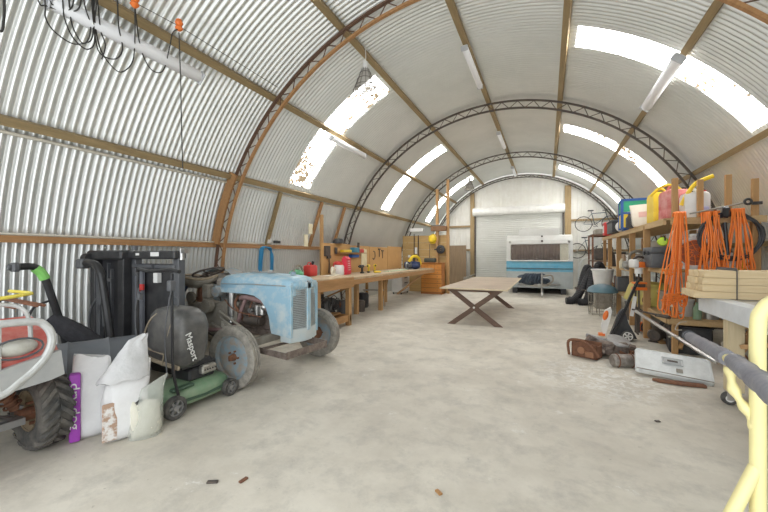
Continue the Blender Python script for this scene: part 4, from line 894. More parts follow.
for i, (x0, x1, y, hgt, lb) in enumerate(((.52, 1.25, 12.45, 1.02, 'longest thick black corrugated hose, its end nearest the caravan'), (.62, 1.15, 12.75, 1.1, 'thick black corrugated hose lying behind the longest one'), (.85, 1.35, 12.3, 1.0, 'second thick black corrugated hose, curling in front of the tall one'), (1.05, 1.45, 12.65, 1.2, 'tallest thick black corrugated hose, leaned upright at the shelf end'))):
    b = B(); P = spline([(x0, y - .35, .10), (x0 + .2, y - .3, .12), ((x0 + x1) / 2 + .05, y - .15, .40), (x1 - .1, y, .85), (x1, y + .05, hgt), (x1 + .1, y + .15, hgt - .15)], 14)
    b.tube(P, [.10 + .010 * (k % 2) for k in range(len(P))], 14); o = b.out('duct_hose', mat('black_duct', (.025, .025, .028), .55), None, 20); tag(o, lb, 'hose', 'thick black hoses')
# ------------------------------------------------------------------ timber shelving on the right
sh = thing('shelving', 'rough timber shelving crammed with gear along the right wall', 'shelving', (2.15, 6.6, 0))
for (x, y, z0, z1, w_, d_) in ((-.40, .07, 0, 2.66, .07, .07), (-.52, 1.15, 0, 2.02, .1, .07), (-.50, 2.45, 0, 2.30, .1, .07), (-.5, 4.0, 0, 2.05, .1, .07), (-.5, 5.4, 0, 2.05, .1, .07), (-.5, 6.4, 0, 2.05, .08, .07),
                        (.5, .07, 0, 2.0, .1, .07), (.5, 2.4, 0, 2.0, .1, .07), (.5, 4.4, 0, 2.0, .1, .07), (.5, 6.4, 0, 2.0, .1, .07)):
    b = B(); b.box((x, y, (z0 + z1) / 2), (w_, d_, z1 - z0), bev=.004); b.out('post', M_pinez, sh)
for (x, y, z0, z1) in ((-.13, -.02, 1.98, 2.60), (.18, -.02, 1.98, 2.64), (.46, -.02, 1.65, 2.56)):
    b = B(); b.box((x, y, (z0 + z1) / 2), (.07, .05, z1 - z0), bev=.004); b.out('upright_stub', M_pinez, sh)
b = B(); b.box((0, 3.25, 2.04), (1.1, 6.5, .03)); b.out('top_shelf', M_piney, sh)
b = B(); b.box((-.54, 3.25, 2.00), (.04, 6.5, .09)); b.box((.05, -.03, 2.0), (1.05, .04, .09)); b.box((-.54, 3.4, 2.0), (.03, 6.2, .06)); b.out('top_rail', M_piney, sh)
b = B(); b.box((0, 1.3, 1.27), (1.02, 2.5, .03)); b.box((0, 4.6, 1.15), (1.0, 3.7, .03)); b.out('middle_shelf', M_piney, sh)
b = B(); b.box((-.50, 1.2, 1.24), (.03, 2.4, .06)); b.box((0, .0, .50), (1.0, .04, .08)); b.box((-.5, 1.3, .5), (.03, 2.5, .08)); b.box((-.5, 4.5, .55), (.03, 3.6, .08)); b.out('shelf_rail', M_piney, sh)
b = B(); b.box((0, 1.3, .54), (1.02, 2.5, .03)); b.box((0, 4.5, .58), (1.02, 3.6, .03)); b.out('lower_shelf', M_piney, sh)
b = B(); b.bar((-.35, .02, .1), (-.1, .5, .55), .05, .03); b.bar((-.5, 1.2, .18), (-.38, .75, .0), .09, .05); b.out('brace', M_pinez, sh)
ZT = 2.055
def can(loc, w, d, h, m, label, rz=0., cap=M_black):
    t = thing('jerry_can', label, 'jerry can', loc, rz)
    b = B(); b.loft([[(x * k, y * k, z) for x, y in ((-w / 2, -d / 2), (-w / 2 + .03, -d / 2 - .015), (w / 2 - .03, -d / 2 - .015), (w / 2, -d / 2), (w / 2 + .0, d / 2), (w / 2 - .03, d / 2 + .015), (-w / 2 + .03, d / 2 + .015), (-w / 2, d / 2))] for z, k in ((0, .94), (.02, 1), (h * .3, 1), (h * .32, .985), (h * .36, .985), (h * .38, 1), (h * .82, 1), (h * .93, .9), (h * .97, .7))])
    b.out('body', m, t, 40)
    b = B(); b.smooth([(-w * .28, 0, h * .9), (-w * .25, 0, h * 1.06), (w * .05, 0, h * 1.08), (w * .18, 0, h * .93)], .018); b.out('handle', m, t)
    b = B(); b.cyl((w * .32, 0, h * .9), (w * .36, 0, h * 1.04), .035, n=16); b.out('cap', cap, t); return t
M_dirtyred = mat('stained_red_can', (.55, .10, .10), .5, 0, (.70, .42, .38), 5, .8)
can((1.80, 7.55, ZT), .34, .30, .54, M_yellow, 'big yellow jerry can on the top shelf, left of the red one', .1)
can((1.86, 7.08, ZT), .34, .26, .50, M_dirtyred, 'faded pinkish red jerry can on the top shelf, between the yellow and white ones', .2)
can((2.02, 6.80, ZT), .30, .24, .40, M_white, 'white plastic jerry can on the top shelf, right of the red one', .0, M_red)
b = B(); b.smooth([(-.25, .2, .42), (-.1, .15, .56), (.05, .1, .55), (.18, .05, .38)], .022); b.smooth([(.05, -.2, .2), (.12, -.25, .38), (.22, -.25, .52), (.40, -.28, .60)], .03)
o = simple('yellow_hose', b, M_yellow, (1.80, 6.95, ZT), 'thick yellow hose arching over the cans up to the post top', 'hose')
bs = thing('board_game_box', 'open blue toy crate with green and yellow panels on the top shelf', 'toy crate', (1.72, 9.2, ZT), -.05)
b = B()
for x in (-.25, .25):
    for y in (-.2, .2): b.box((x, y, .32), (.05, .05, .64))
b.box((0, -.2, .62), (.5, .05, .05)); b.box((0, .2, .62), (.5, .05, .05)); b.box((-.25, 0, .62), (.05, .4, .05)); b.box((.25, 0, .62), (.05, .4, .05)); b.box((0, -.2, .34), (.5, .05, .04)); b.out('frame', M_blue, bs)
b = B(); b.box((0, -.2, .49), (.45, .02, .24)); b.box((-.25, 0, .49), (.02, .35, .24)); b.out('green_panel', mat('toy_green', (.03, .42, .22), .45), bs)
b = B(); b.box((.0, -.2, .18), (.45, .02, .28)); b.box((-.25, 0, .18), (.02, .35, .28)); b.out('yellow_panel', M_yellow, bs)
bs.name = 'toy_crate'
wbg = thing('paper_sack', 'cream paper sack leaning out on the top shelf, left of the yellow can', 'sack', (1.66, 8.25, ZT), -.1, rot=(0, -.06, -.1))
b = B(); b.loft([[(-w / 2, -d / 2, z), (0, -d / 2 - .02, z), (w / 2, -d / 2, z), (w / 2, d / 2, z), (0, d / 2 + .02, z), (-w / 2, d / 2, z)] for z, w, d in ((0, .26, .14), (.05, .30, .18), (.3, .32, .16), (.42, .36, .04))]); b.out('sack_body', mat('cream_sack', (.78, .72, .62), .7, 0, (.66, .58, .5), 4, .6), wbg)
b = B(); b.box((.02, -.105, .22), (.14, .01, .10)); b.out('print', mat('pale_red_print', (.75, .45, .40), .6), wbg)
b = B(); b.lathe([(0, 0), (.07, 0), (.07, .2), (.03, .26), (.03, .3), (0, .3)], n=16); simple('bottle', b, M_black, (1.55, 8.75, ZT), 'dark bottle between the toy crate and the cream paper sack', 'bottle')
b = B(); b.lathe([(0, 0), (.06, 0), (.06, .13), (.05, .15), (0, .15)], n=16); simple('paint_tin', b, mat('lilac_tin', (.42, .42, .62), .5), (2.08, 6.63, ZT), 'small lilac and white tub right of the white jerry can', 'tub')
t = thing('storage_tub', 'black plastic tub with a lid toward the far end of the top shelf', 'tub', (1.75, 11.0, ZT))
b = B(); b.box((0, 0, .16), (.5, .9, .3), bev=.02); b.out('tub', M_black, t); b = B(); b.box((0, 0, .32), (.54, .94, .03), bev=.01); b.out('lid', M_dgrey, t)
t = thing('first_aid_box', 'red box with a white panel at the far end of the top shelf', 'box', (1.70, 12.1, ZT))
b = B(); b.box((0, 0, .2), (.4, .35, .38), bev=.02); b.out('case', M_red, t); b = B(); b.box((.0, -.178, .2), (.2, .01, .2)); b.box((-.203, 0, .2), (.01, .2, .2)); b.out('white_panel', M_white, t)
b = B(); b.ball((0, 0, .14), .16, (1, 1.2, .9), 16); simple('white_helmet', b, M_white, (1.68, 10.25, ZT), 'white rounded helmet on the top shelf, behind the toy crate', 'helmet')
b = B(); b.box((0, 0, .18), (.3, .3, .36), bev=.03); simple('storage_box', b, M_blue, (1.75, 9.85, ZT), 'dark blue box right behind the toy crate', 'box')
# goods on the middle shelf
t = thing('battery_case', 'dark grey hard case on the middle shelf under the yellow can', 'case', (1.76, 7.3, 1.29))
b = B(); b.box((0, 0, .12), (.44, .6, .24), bev=.02, seg=2); b.box((0, 0, .29), (.45, .61, .10), bev=.02, seg=2); b.out('case', M_dgrey, t)
b = B(); b.box((-.235, -.1, .24), (.02, .08, .06)); b.box((-.235, .15, .24), (.02, .08, .06)); b.box((0, -.315, .24), (.1, .02, .06)); b.out('latch', M_black, t)
t = thing('ear_defenders', 'bright lime ear defenders on top of the dark grey case', 'ear defenders', (1.70, 7.12, 1.65))
b = B(); b.lathe([(0, -.03), (.06, -.03), (.075, 0), (.06, .03), (0, .035)], (0, -.05, .07), (-.3, -1, 0), 20); b.out('ear_cup', mat('lime_plastic', (.62, .90, .03), .45), t)
b = B(); b.tube([(.02, -.0 + .09 * math.cos(a), .08 + .08 * math.sin(a)) for a in [PI * k / 10 for k in range(11)]], .012); b.out('headband', M_black, t)
b = B(); sack(b, .34, .26, .48, 21, top=.5); o = b.out('plastic_sack', mat('translucent_sack', (.66, .63, .56), .45, 0, (.5, .46, .4), 5, .6), None, 60); o.location = (1.95, 8.5, 1.29); tag(o, 'pale plastic sack standing on the middle shelf behind the second post', 'sack')
t = thing('heater_fan', 'white round fan heater with a rusty orange centre on the middle shelf', 'fan heater', (1.96, 6.60, 1.29))
b = B(); b.lathe([(.185, .0), (.19, .07), (.215, .075), (.235, .05), (.24, -.04), (.2, -.08), (0, -.08)], (0, 0, .24), (-.12, -1, 0), 32); b.box((0, 0, .03), (.3, .2, .06), bev=.01); b.box((.04, 0, .48), (.22, .14, .08), bev=.02); b.out('housing', mat('dirty_white_metal', (.70, .70, .68), .45, 0, (.5, .48, .44), 8, .7), t)
b = B(); b.lathe([(0, 0), (.18, 0), (.185, -.02), (0, -.03)], (0, -.01, .24), (-.12, -1, 0), 28); b.out('rusty_dish', mat('rusty_orange_dish', (.50, .16, .08), .6, .2, (.3, .1, .05), 16, .8), t)
b = B()
for q in range(9):
    a = q * 2 * PI / 9; b.tube([(.03 * math.cos(a), -.07, .24 + .03 * math.sin(a)), (.19 * math.cos(a + .5), -.06, .24 + .19 * math.sin(a + .5))], .006, 5)
for r_ in (.06, .12, .185): b.tube(ring((0, -.068, .24), r_, 24, (0, 1, 0)), .005, 5, True)
b.out('grille', M_orange, t)
# mixed items on the shelves, each its own thing
items = [
 ('bucket', 'white bucket on the lower shelf, nearest the end', 'bucket', 1.92, 6.95, .555, M_white, 'bucket', .14, .26),
 ('paint_tin', 'silver paint tin stacked low at the end of the shelving, behind the orange cords', 'tin', 2.18, 6.75, .555, M_chrome, 'bucket', .12, .22),
 ('paint_tin', 'blue-labelled paint tin beside the silver one on the lower shelf', 'tin', 2.42, 6.75, .555, mat('blue_label', (.12, .28, .55), .5), 'bucket', .11, .24),
 ('bucket', 'grey tub on the lower shelf behind the white bucket', 'bucket', 1.85, 7.35, .555, M_tgrey, 'bucket', .15, .34),
 ('paint_tin', 'pale tin on top of the silver paint tin', 'tin', 2.18, 6.75, .785, mat('pale_tin', (.66, .66, .6), .4, .4), 'bucket', .11, .18),
 ('bucket', 'white tub on the middle shelf, seen between the far posts', 'tub', 1.9, 10.2, 1.167, M_white, 'bucket', .17, .34),
 ('bucket', 'second pale tub farther along the middle shelf', 'tub', 1.9, 11.6, 1.167, mat('ivory_tub', (.70, .68, .60), .5), 'bucket', .18, .36),
 ('storage_box', 'brown carton on the middle shelf between the two pale tubs', 'box', 1.95, 10.9, 1.167, mat('brown_carton', (.42, .30, .20), .8), 'box', .34, .34),
 ('storage_box', 'dark box on the middle shelf near the far end', 'box', 1.9, 12.4, 1.167, M_dark_steel, 'box', .4, .4),
 ('storage_box', 'dark grey box low on the far shelf', 'box', 1.85, 10.6, .597, M_dgrey, 'box', .5, .34),
 ('storage_box', 'rusty metal box at the far end of the lower shelf', 'box', 1.9, 11.6, .597, M_rust, 'box', .4, .3),
 ('storage_box', 'black crate standing on the floor under the lower shelf near its end', 'crate', 2.0, 7.0, 0, M_black, 'box', .5, .4),
 ('storage_box', 'dusty grey crate on the floor under the lower shelf, farther in', 'crate', 2.0, 8.3, 0, M_tgrey, 'box', .6, .36),
 ('storage_box', 'dark wooden box on the floor at the far end under the shelving', 'crate', 2.0, 9.6, 0, M_dark_steel, 'box', .6, .4)]
for nm, lb, ct, x, y, z, m, sh_, a_, h_ in items:
    t = thing(nm, lb, ct, (x, y, z), random.uniform(-.2, .2))
    b = B()
    if sh_ == 'bucket':
        b.lathe([(0, 0), (a_ * .86, 0), (a_, h_ * .94), (a_ * 1.05, h_ * .95), (a_ * 1.05, h_), (a_ * .95, h_), (0, h_ * .99)], n=24); b.out('body', m, t)
        b = B(); b.tube([(a_ * math.cos(q) * 1.06, -.01 - a_ * .9 * math.sin(q) * .6, h_ * .9 - .5 * a_ * math.sin(q)) for q in [PI * k / 10 for k in range(11)]], .004, 5); b.out('wire_handle', M_dark_steel, t)
    else:
        b.box((0, 0, h_ / 2), (a_, a_ * 1.1, h_), bev=.015); b.out('box_body', m, t); b = B(); b.box((0, 0, h_ + .006), (a_ * 1.03, a_ * 1.13, .02), bev=.005); b.out('lid', m, t)
# yellow dinghy-like tub on the shelf
t = thing('wheelbarrow_tray', 'upturned olive yellow barrow tray resting on the lower shelf behind the brush cutter', 'wheelbarrow tray', (1.88, 8.55, .57), .1)
b = B(); rg = []
for z, s_ in ((0, 1.0), (.03, 1.0), (.05, .97), (.30, .80), (.36, .70), (.38, .5)):
    rg.append([(.36 * s_ * math.copysign(abs(math.cos(a)) ** .6, math.cos(a)), .85 * s_ * math.copysign(abs(math.sin(a)) ** .6, math.sin(a)), z) for a in [2 * PI * k / 32 for k in range(32)]])
b.loft(rg); b.out('tray', mat('olive_yellow', (.52, .44, .10), .55, 0, (.34, .30, .12), 5, .7), t)
# blue-grey dome barbecue/heater
t = thing('kettle_barbecue', 'blue-grey domed barbecue lid on a wire stand in front of the shelving', 'barbecue', (1.25, 10.3, -.0)); t.scale = (.92, .92, .86)
b = B(); b.lathe([(.36, .66), (.37, .68), (.33, .78), (.22, .86), (.08, .90), (0, .905)], n=32); b.lathe([(.355, .665), (0, .64)], n=32); b.out('dome', mat('blue_grey_enamel', (.10, .20, .25), .4, 0, (.18, .25, .28), 5, .5), t)
b = B()
for q in range(10): a = 2 * PI * q / 10; b.cyl((.31 * math.cos(a), .31 * math.sin(a), .0), (.33 * math.cos(a), .33 * math.sin(a), .66), .01, n=6)
for z in (.05, .35, .6): b.tube(ring((0, 0, z), .32, 28), .008, 6, True)
b.out('wire_stand', M_tgrey, t); b = B(); b.box((-.35, .0, .70), (.3, .03, .03)); b.out('side_handle', M_dark_steel, t)
t = thing('plastic_tub', 'white plastic tub on the floor under the far end of the shelving', 'tub', (1.42, 11.6, .55))
b = B(); b.lathe([(0, 0), (.2, 0), (.26, .5), (.29, .52), (.29, .55), (.24, .55), (0, .50)], n=28); b.out('tub', M_white, t); t['label'] = 'large white plastic tub set on a grey stool beside the black hoses'
b = B(); b.box((0, 0, .27), (.42, .42, .54), bev=.02); simple('stool', b, M_tgrey, (1.42, 11.6, 0), 'dusty grey box stool carrying the large white tub', 'stool')
rk = thing('steel_rack', 'rusty red steel rack frame in the far right corner', 'rack', (1.75, 14.4, 0))
b = B()
for x in (-.35, .35):
    for y in (-.6, .6): b.box((x, y, 1.1), (.05, .05, 2.2))
for z in (.5, 1.3, 2.18): b.box((0, -.6, z), (.7, .04, .05)); b.box((0, .6, z), (.7, .04, .05)); b.box((-.35, 0, z), (.04, 1.2, .05)); b.box((.35, 0, z), (.04, 1.2, .05))
b.out('rack_frame', M_rust, rk); b = B(); b.box((0, 0, 2.2), (.75, 1.25, .02)); b.box((0, 0, 1.32), (.75, 1.25, .02)); b.out('rack_shelf', M_tgrey, rk)
for i, (z, m, w_, h_, lb) in enumerate(((2.215, M_tgrey, .5, .18, 'dusty box on top of the rusty rack'), (1.335, M_dark_steel, .5, .4, 'dark box on the middle level of the rusty rack'), (0, M_tgrey, .55, .42, 'dusty crate on the floor inside the rusty rack'))):
    b = B(); b.box((0, 0, h_ / 2), (w_, .8, h_), bev=.03); simple('storage_box', b, m, (1.75, 14.4, z), lb, 'box')
# ------------------------------------------------------------------ orange cords and black hose on the end of the shelving
M_cordo = mat('orange_cord', (.90, .24, .04), .5, 0, (.75, .18, .03), 9, .5)
def cords(loc, wt_, wb_, ln, n_, seed, label, loops=0, dx=0.):
    t = thing('extension_cord', label, 'extension cord', loc, group='orange extension cords hung on the shelving')
    rnd = random.Random(seed); b = B()
    for q in range(n_):
        f = (q / (n_ - 1) - .5); x0 = f * wt_; x1 = dx + f * wb_ + rnd.uniform(-.04, .04); L1 = ln * rnd.uniform(.82, 1.0); y = rnd.uniform(-.05, .02)
        x2 = x1 + rnd.uniform(.03, .09); x3 = x0 + rnd.uniform(.01, .03)
        b.smooth([(x0, .05, -.02), (x0, -.0 + y * .3, .03), (x0, y, -.08), ((x0 + x1) / 2 + rnd.uniform(-.03, .03), y - .01, -L1 * .5), (x1, y, -L1 * .93), ((x1 + x2) / 2, y - .01, -L1), (x2, y - .02, -L1 * .93), ((x2 + x3) / 2 + rnd.uniform(-.04, .04), y - .03, -L1 * .5), (x3, y - .02, -.08), (x3, -.01, .035), (x3, .05, -.02)], .0095, 6, 5)
    for q in range(loops):
        zc = -ln * rnd.uniform(.5, .95); b.smooth([(dx + rnd.uniform(-.17, .17), -.06 - .02 * q, zc + rnd.uniform(-.08, .08)) for _ in range(6)], .009, 6, 5, True)
    b.out('cord', M_cordo, t); return t
cords((1.70, 6.34, 2.08), .10, .24, 1.50, 11, 3, 'longest hank of orange extension cord, hung beside the tallest shelving post', 3, -.10)
cords((2.07, 6.42, 2.08), .16, .26, .95, 9, 5, 'middle hank of orange cord hanging on the shelving end, left of the black hose hook')
cords((2.36, 6.42, 2.10), .12, .30, .95, 8, 9, 'rightmost hank of orange cord, hanging in front of the black hose coil')
bh = thing('black_hose', 'large coil of thick black hose hung between the orange cords', 'hose', (2.27, 6.47, 1.75), rot=(0, 0, 0))
b = B(); rnd = random.Random(2)
for q in range(6): b.tube([(.02 + rnd.uniform(-.004, .004) + (.32 + .004 * q + .018 * math.sin(a + 2.1 * q)) * math.cos(a + .1 * q), -.02 - .010 * q + .015 * math.sin(3 * a + q), .01 + (.31 + .016 * math.sin(2 * a + q) + .02 * math.cos(2.3 * q)) * math.sin(a + .1 * q)) for a in [2 * PI * k / 36 for k in range(36)]], .0125, 8, True)
b.out('coil', M_black, bh)
b = B(); b.box((-.03, -.09, .34), (.08, .07, .16), bev=.025); b.cyl((-.05, -.1, .2), (-.02, -.1, -.25), .022); b.out('hose_reel', M_blackm, bh)
t = thing('long_spanner', 'steel rod with a black hook end lying across the top rail of the shelving', 'rod', (2.2, 6.40, 2.14))
b = B(); b.cyl((-.35, 0, -.05), (.22, 0, .07), .012, n=8); b.out('rod', M_chrome, t); b = B(); b.tube(ring((.27, 0, .085), .035, 14, (0, 1, 0)), .016, 8, True); b.box((.36, 0, .06), (.10, .03, .04)); b.out('hook_end', M_black, t)
b = B(); b.cyl((-.02, -.0, 0), (-.0, 0, 1.1), .045, n=12); simple('white_board', b, mat('cream_tube', (.74, .68, .56), .6), (1.69, 6.40, .75), 'pale plastic tube strapped to the tall post behind the longest orange cord', 'tube')

# brush cutter with an orange engine
bc = thing('brush_cutter', 'brush cutter with an orange and white engine hung by the shelving post', 'brush cutter', (1.46, 7.5, 1.33), .3)
b = B(); b.box((0, 0, 0), (.2, .18, .1), bev=.03, seg=2); b.out('engine_cover', M_orange, bc)
b = B(); b.box((-.08, 0, .02), (.09, .2, .15), bev=.03, seg=2); b.cyl((0, 0, -.05), (0, 0, -.16), .06, n=16); b.out('engine_body', M_white, bc)
b = B(); b.cyl((0, 0, -.1), (.02, .02, -1.2), .014, n=10); b.smooth([(-.1, -.05, .1), (0, 0, .14), (.14, 0, .1), (.2, 0, .04)], .02); b.box((.02, -.02, -.36), (.12, .1, .1), bev=.02); b.out('shaft', M_dark_steel, bc)
b = B(); b.box((.0, -.02, -.42), (.18, .14, .05)); b.box((.0, -.02, -.32), (.18, .14, .03)); b.out('orange_collar', M_orange, bc)
# edger with white wheels
ed = thing('garden_vacuum', 'black and orange wheeled garden machine standing before the shelving', 'garden machine', (1.05, 7.42, 0), -.05)
b = B(); b.prism([(-.03, .08), (.0, .16), (.10, .48), (.16, .56), (.20, .46), (.24, .3), (.33, .12), (.36, .05), (.02, .05)], -.08, .08); b.out('hood', M_black, ed)
b = B(); b.bar((.02, -.1, .1), (.33, -.06, .95), .05, .04); b.bar((.33, -.06, .95), (.38, -.02, 1.05), .03, .03); b.out('chute', M_blackm, ed)
b = B(); b.prism([(-.13, .05), (-.10, .06), (.0, .50), (-.02, .56), (-.11, .50), (-.17, .2)], -.06, .06); b.out('white_panel', M_white, ed); b = B(); b.box((.32, .03, .6), (.05, .05, .35), rot=(0, .15, 0)); b.out('white_tube', M_white, ed)
b = B(); b.ball((-.10, -.065, .42), .075, (.55, .3, 1.2), 14, rot=(0, .25, 0)); b.out('orange_cover', M_orange, ed); b = B(); b.box((-.16, -.02, .07), (.1, .12, .04)); b.out('orange_foot', M_orange, ed)
for y in (-.12, .12):
    b = B(); b.cyl((.22, y - .02, .095), (.22, y + .02, .095), .092, n=24); wv = b.out('wheel', M_rubber, ed)
    b = B(); s_ = -1 if y < 0 else 1; b.cyl((.22, y + s_ * .02, .095), (.22, y + s_ * .028, .095), .022, n=12)
    for q in range(5): a = q * 2 * PI / 5; b.bar((.22, y + s_ * .024, .095), (.22 + .065 * math.cos(a), y + s_ * .024, .095 + .065 * math.sin(a)), .022, .008, up=(0, 1, 0))
    b.tube(ring((.22, y + s_ * .022, .095), .066, 20, (0, 1, 0)), .008, 6, True); b.out('wheel_spokes', M_white, wv)
# scrap engine, rusty box, muffler
sc1 = thing('rusty_housing', 'rusty brown box-shaped housing on the floor, left of the scrap engine', 'scrap metal', (.52, 5.92, 0), -.45)
b = B()
b.box((0, -.08, .12), (.34, .02, .20)); b.box((0, .10, .12), (.34, .02, .22)); b.box((-.16, .01, .12), (.02, .2, .22)); b.box((.16, .01, .10), (.02, .2, .18)); b.box((0, .01, .02), (.34, .2, .02)); b.smooth([(-.2, -.1, .02), (-.2, -.12, .22), (-.05, -.12, .26), (.1, -.11, .2), (.2, -.1, .06)], .02); b.out('housing', M_rust, sc1)
b = B(); b.cyl((-.02, -.10, .12), (-.02, -.14, .12), .05, n=16); b.box((.08, -.1, .07), (.12, .04, .08), bev=.01); b.out('flange', mat('brown_rust', (.32, .16, .09), .85), sc1)
sc2 = thing('scrap_engine', 'stripped grey and rusty engine with a metal disc lying on the floor', 'engine', (.86, 6.22, 0), .2)
b = B(); b.box((0, 0, .12), (.4, .3, .2), bev=.03); b.box((-.22, .05, .18), (.2, .1, .14), rot=(.2, .4, .3), bev=.02); b.cyl((-.1, -.16, .1), (-.1, -.26, .1), .05)
rnd = random.Random(8)
for q in range(12): b.box((rnd.uniform(-.3, .3), rnd.uniform(-.2, .2), rnd.uniform(.03, .2)), (rnd.uniform(.04, .14), rnd.uniform(.03, .1), rnd.uniform(.03, .09)), rot=(rnd.uniform(0, 3), rnd.uniform(0, 3), rnd.uniform(0, 3)))
b.out('engine_body', M_engine, sc2)
b = B(); b.lathe([(0, .02), (.05, .02), (.06, .0), (.15, .0), (.16, .02), (.15, .04), (.06, .05), (0, .05)], (.1, -.02, .20), (.15, -.35, 1), 28); b.bar((-.3, .1, .26), (.0, -.05, .2), .04, .05); b.out('flywheel', mat('dull_flywheel', (.42, .42, .42), .55, .5, (.25, .23, .2), 12, .7), sc2)
b = B()
for q in range(16): b.cyl((rnd.uniform(-.05, .35), -.2 + rnd.uniform(-.1, .05), .02), (rnd.uniform(-.05, .35), -.2 + rnd.uniform(-.1, .05), rnd.uniform(.05, .14)), .012, n=6)
b.out('loose_bolts', M_rust, sc2)
sc3 = thing('cylinder_barrel', 'short battered grey metal cylinder lying on the floor beside the lid', 'cylinder', (.93, 5.62, .085), .35)
b = B(); b.lathe([(0, -.15), (.07, -.15), (.085, -.13), (.085, .12), (.075, .14), (.03, .15), (0, .14)], (0, 0, 0), (1, 0, 0), 24); b.out('barrel', mat('scorched_metal', (.36, .34, .31), .5, .5, (.16, .12, .10), 14, .9), sc3)
b = B(); b.tube(ring((-.09, 0, 0), .088, 24, (1, 0, 0)), .007, 6, True); b.tube(ring((.09, 0, 0), .088, 24, (1, 0, 0)), .007, 6, True); b.out('band', M_rust, sc3)
b = B(); b.cyl((-.1, 0, .008), (.12, -.03, .008), .008, n=8); simple('white_stick', b, M_white, (.40, 6.0, 0), 'thin white stick lying on the floor left of the rusty housing', 'stick')
# lid
ld = thing('toolbox_lid', 'battered pale grey metal lid with a recessed handle lying tilted on the floor', 'metal lid', (1.36, 5.25, .01), rot=(R(38), R(4), R(-6)))
fr = rrect(.37, .17, .035)
b = B(); b.loft([[(x * k, z * k + .18, -y_) for x, z in fr] for y_, k in ((.0, 1), (-.045, 1.0), (-.06, .985), (-.062, .93), (-.055, .925))]); 
b.out('lid', mat('pale_battered_paint', (.76, .78, .77), .5, 0, (.50, .51, .50), 6, .7), ld, 30)
b = B(); b.box((0, .22, .062), (.17, .07, .012)); b.tube([(x, z + .22, .066) for x, z in ((-.10, -.045), (.10, -.045), (.10, .045), (-.10, .045))], .006, 6, True); b.out('handle_recess', mat('grey_recess', (.45, .46, .46), .5), ld)
b = B(); b.box((0, .22, .071), (.10, .018, .01)); b.out('handle', M_dark_steel, ld)
b = B(); b.box((.06, .10, .064), (.06, .05, .01)); b.tube([(-.36, .035, .062), (.36, .03, .062)], .006, 6); b.out('dent_strip', M_tgrey, ld)
b = B(); b.smooth([(-.2, 0, .02), (-.1, -.05, .025), (.1, -.06, .02), (.28, -.03, .02)], .018); b.box((.06, .0, .015), (.45, .1, .02)); simple('rusty_strip', b, M_rust, (1.34, 5.14, .0), 'curved rusty iron strip on the floor under the pale metal lid', 'iron strip')
# poles leaning in front
b = B(); b.cyl((-.05, .75, .66), (.42, -.25, .33), .022, n=12); b.cyl((.42, -.25, .33), (.5, -.4, .28), .018); o = simple('vacuum_pole', b, M_chrome, (1.25, 5.6, 0), 'thick shiny steel pole leaning from the shelving over the metal lid', 'pole')
b = B(); b.cyl((-.35, .95, .62), (-.05, .5, .60), .014, n=10); b.cyl((-.12, .60, .6), (.0, .42, .6), .025); b.out
simple('steel_rod', b, M_dark_steel, (1.60, 5.9, 0), 'dark rod with a black grip crossing behind the shiny pole', 'rod')
# ------------------------------------------------------------------ near workbench on castors at the right
nb = thing('rolling_workbench', 'metal-edged timber workbench on castors at the right, carrying new planks', 'workbench', (1.62, 5.25, 0))
b = B(); b.box((.75, -1.2, 1.015), (1.5, 2.4, .03)); b.out('bench_top', mat('dusty_bench_top', (.46, .44, .40), .6, 0, (.62, .6, .56), 5, .8), nb)
b = B(); b.box((-.01, -1.2, .945), (.02, 2.42, .17)); b.box((.75, .01, .945), (1.5, .02, .17)); b.box((.06, -1.2, 1.031), (.14, 2.4, .003)); b.out('metal_edge', mat('scratched_galvanised', (.72, .75, .78), .45, .15, (.56, .58, .60), 4, .7), nb)
for (x, y) in ((.07, -.60), (1.35, -.30), (1.35, -2.1)):
    b = B(); b.box((x, y, .57), (.13, .10, .86), bev=.004); lg = b.out('leg', wood('pale_pine_leg', (.62, .52, .34), (.46, .37, .22), 2, 1.6), nb)
    b = B(); b.box((x, y, .135), (.12, .1, .012)); b.bar((x - .02, y, .13), (x - .04, y - .01, .06), .035, .01, up=(0, 1, 0)); b.box((x - .03, y + .025, .09), (.06, .006, .08)); b.box((x - .03, y - .025, .09), (.06, .006, .08)); cs = b.out('castor_bracket', M_chrome, lg)
    b = B(); b.lathe([(.03, -.018), (.055, -.02), (.065, -.012), (.065, .012), (.055, .02), (.03, .018)], (x - .035, y, .065), (0, 1, 0), 24); b.out('castor_wheel', M_rubber, lg); b = B(); b.cyl((x - .035, y - .02, .065), (x - .035, y + .02, .065), .035); b.out('castor_hub', M_white, lg)
b = B(); b.bar((.10, -.60, .55), (.40, -.45, .90), .09, .045, up=(0, 1, 0)); b.bar((.12, -.64, .6), (.8, -1.3, .9), .09, .04); b.out('brace', M_benchx, nb)
b = B(); b.box((.75, -.30, .9), (1.25, .05, .09)); b.box((.2, -1.2, .9), (.05, 1.9, .09)); b.out('rail', M_benchw, nb)
b = B(); b.box((.8, -.9, .22), (1.2, 1.3, .03)); b.out('lower_shelf', M_benchx, nb)
b = B(); b.bar((.08, -.55, .42), (.36, -1.15, .28), .015, .12); simple('loose_board', b, M_benchx, (1.62, 5.1, 0), 'brown board slanting below the rolling workbench beside its leg', 'board')
t = thing('black_crate', 'black crate of wire on the lower shelf of the rolling workbench', 'crate', (2.45, 4.5, .24))
b = B(); b.box((0, 0, .2), (.8, .8, .4), bev=.02); b.out('crate_body', M_black, t)
b = B(); rnd = random.Random(14)
for q in range(6): b.tube(ring((-.42, rnd.uniform(-.3, .3), .22), rnd.uniform(.1, .2), 18, (1, rnd.uniform(-.3, .3), 0)), .006, 5, True)
b.out('wire', M_tgrey, t)
t = thing('angle_iron', 'bent pale steel angle hanging low beside the leg of the rolling workbench', 'steel angle', (2.0, 4.75, 0))
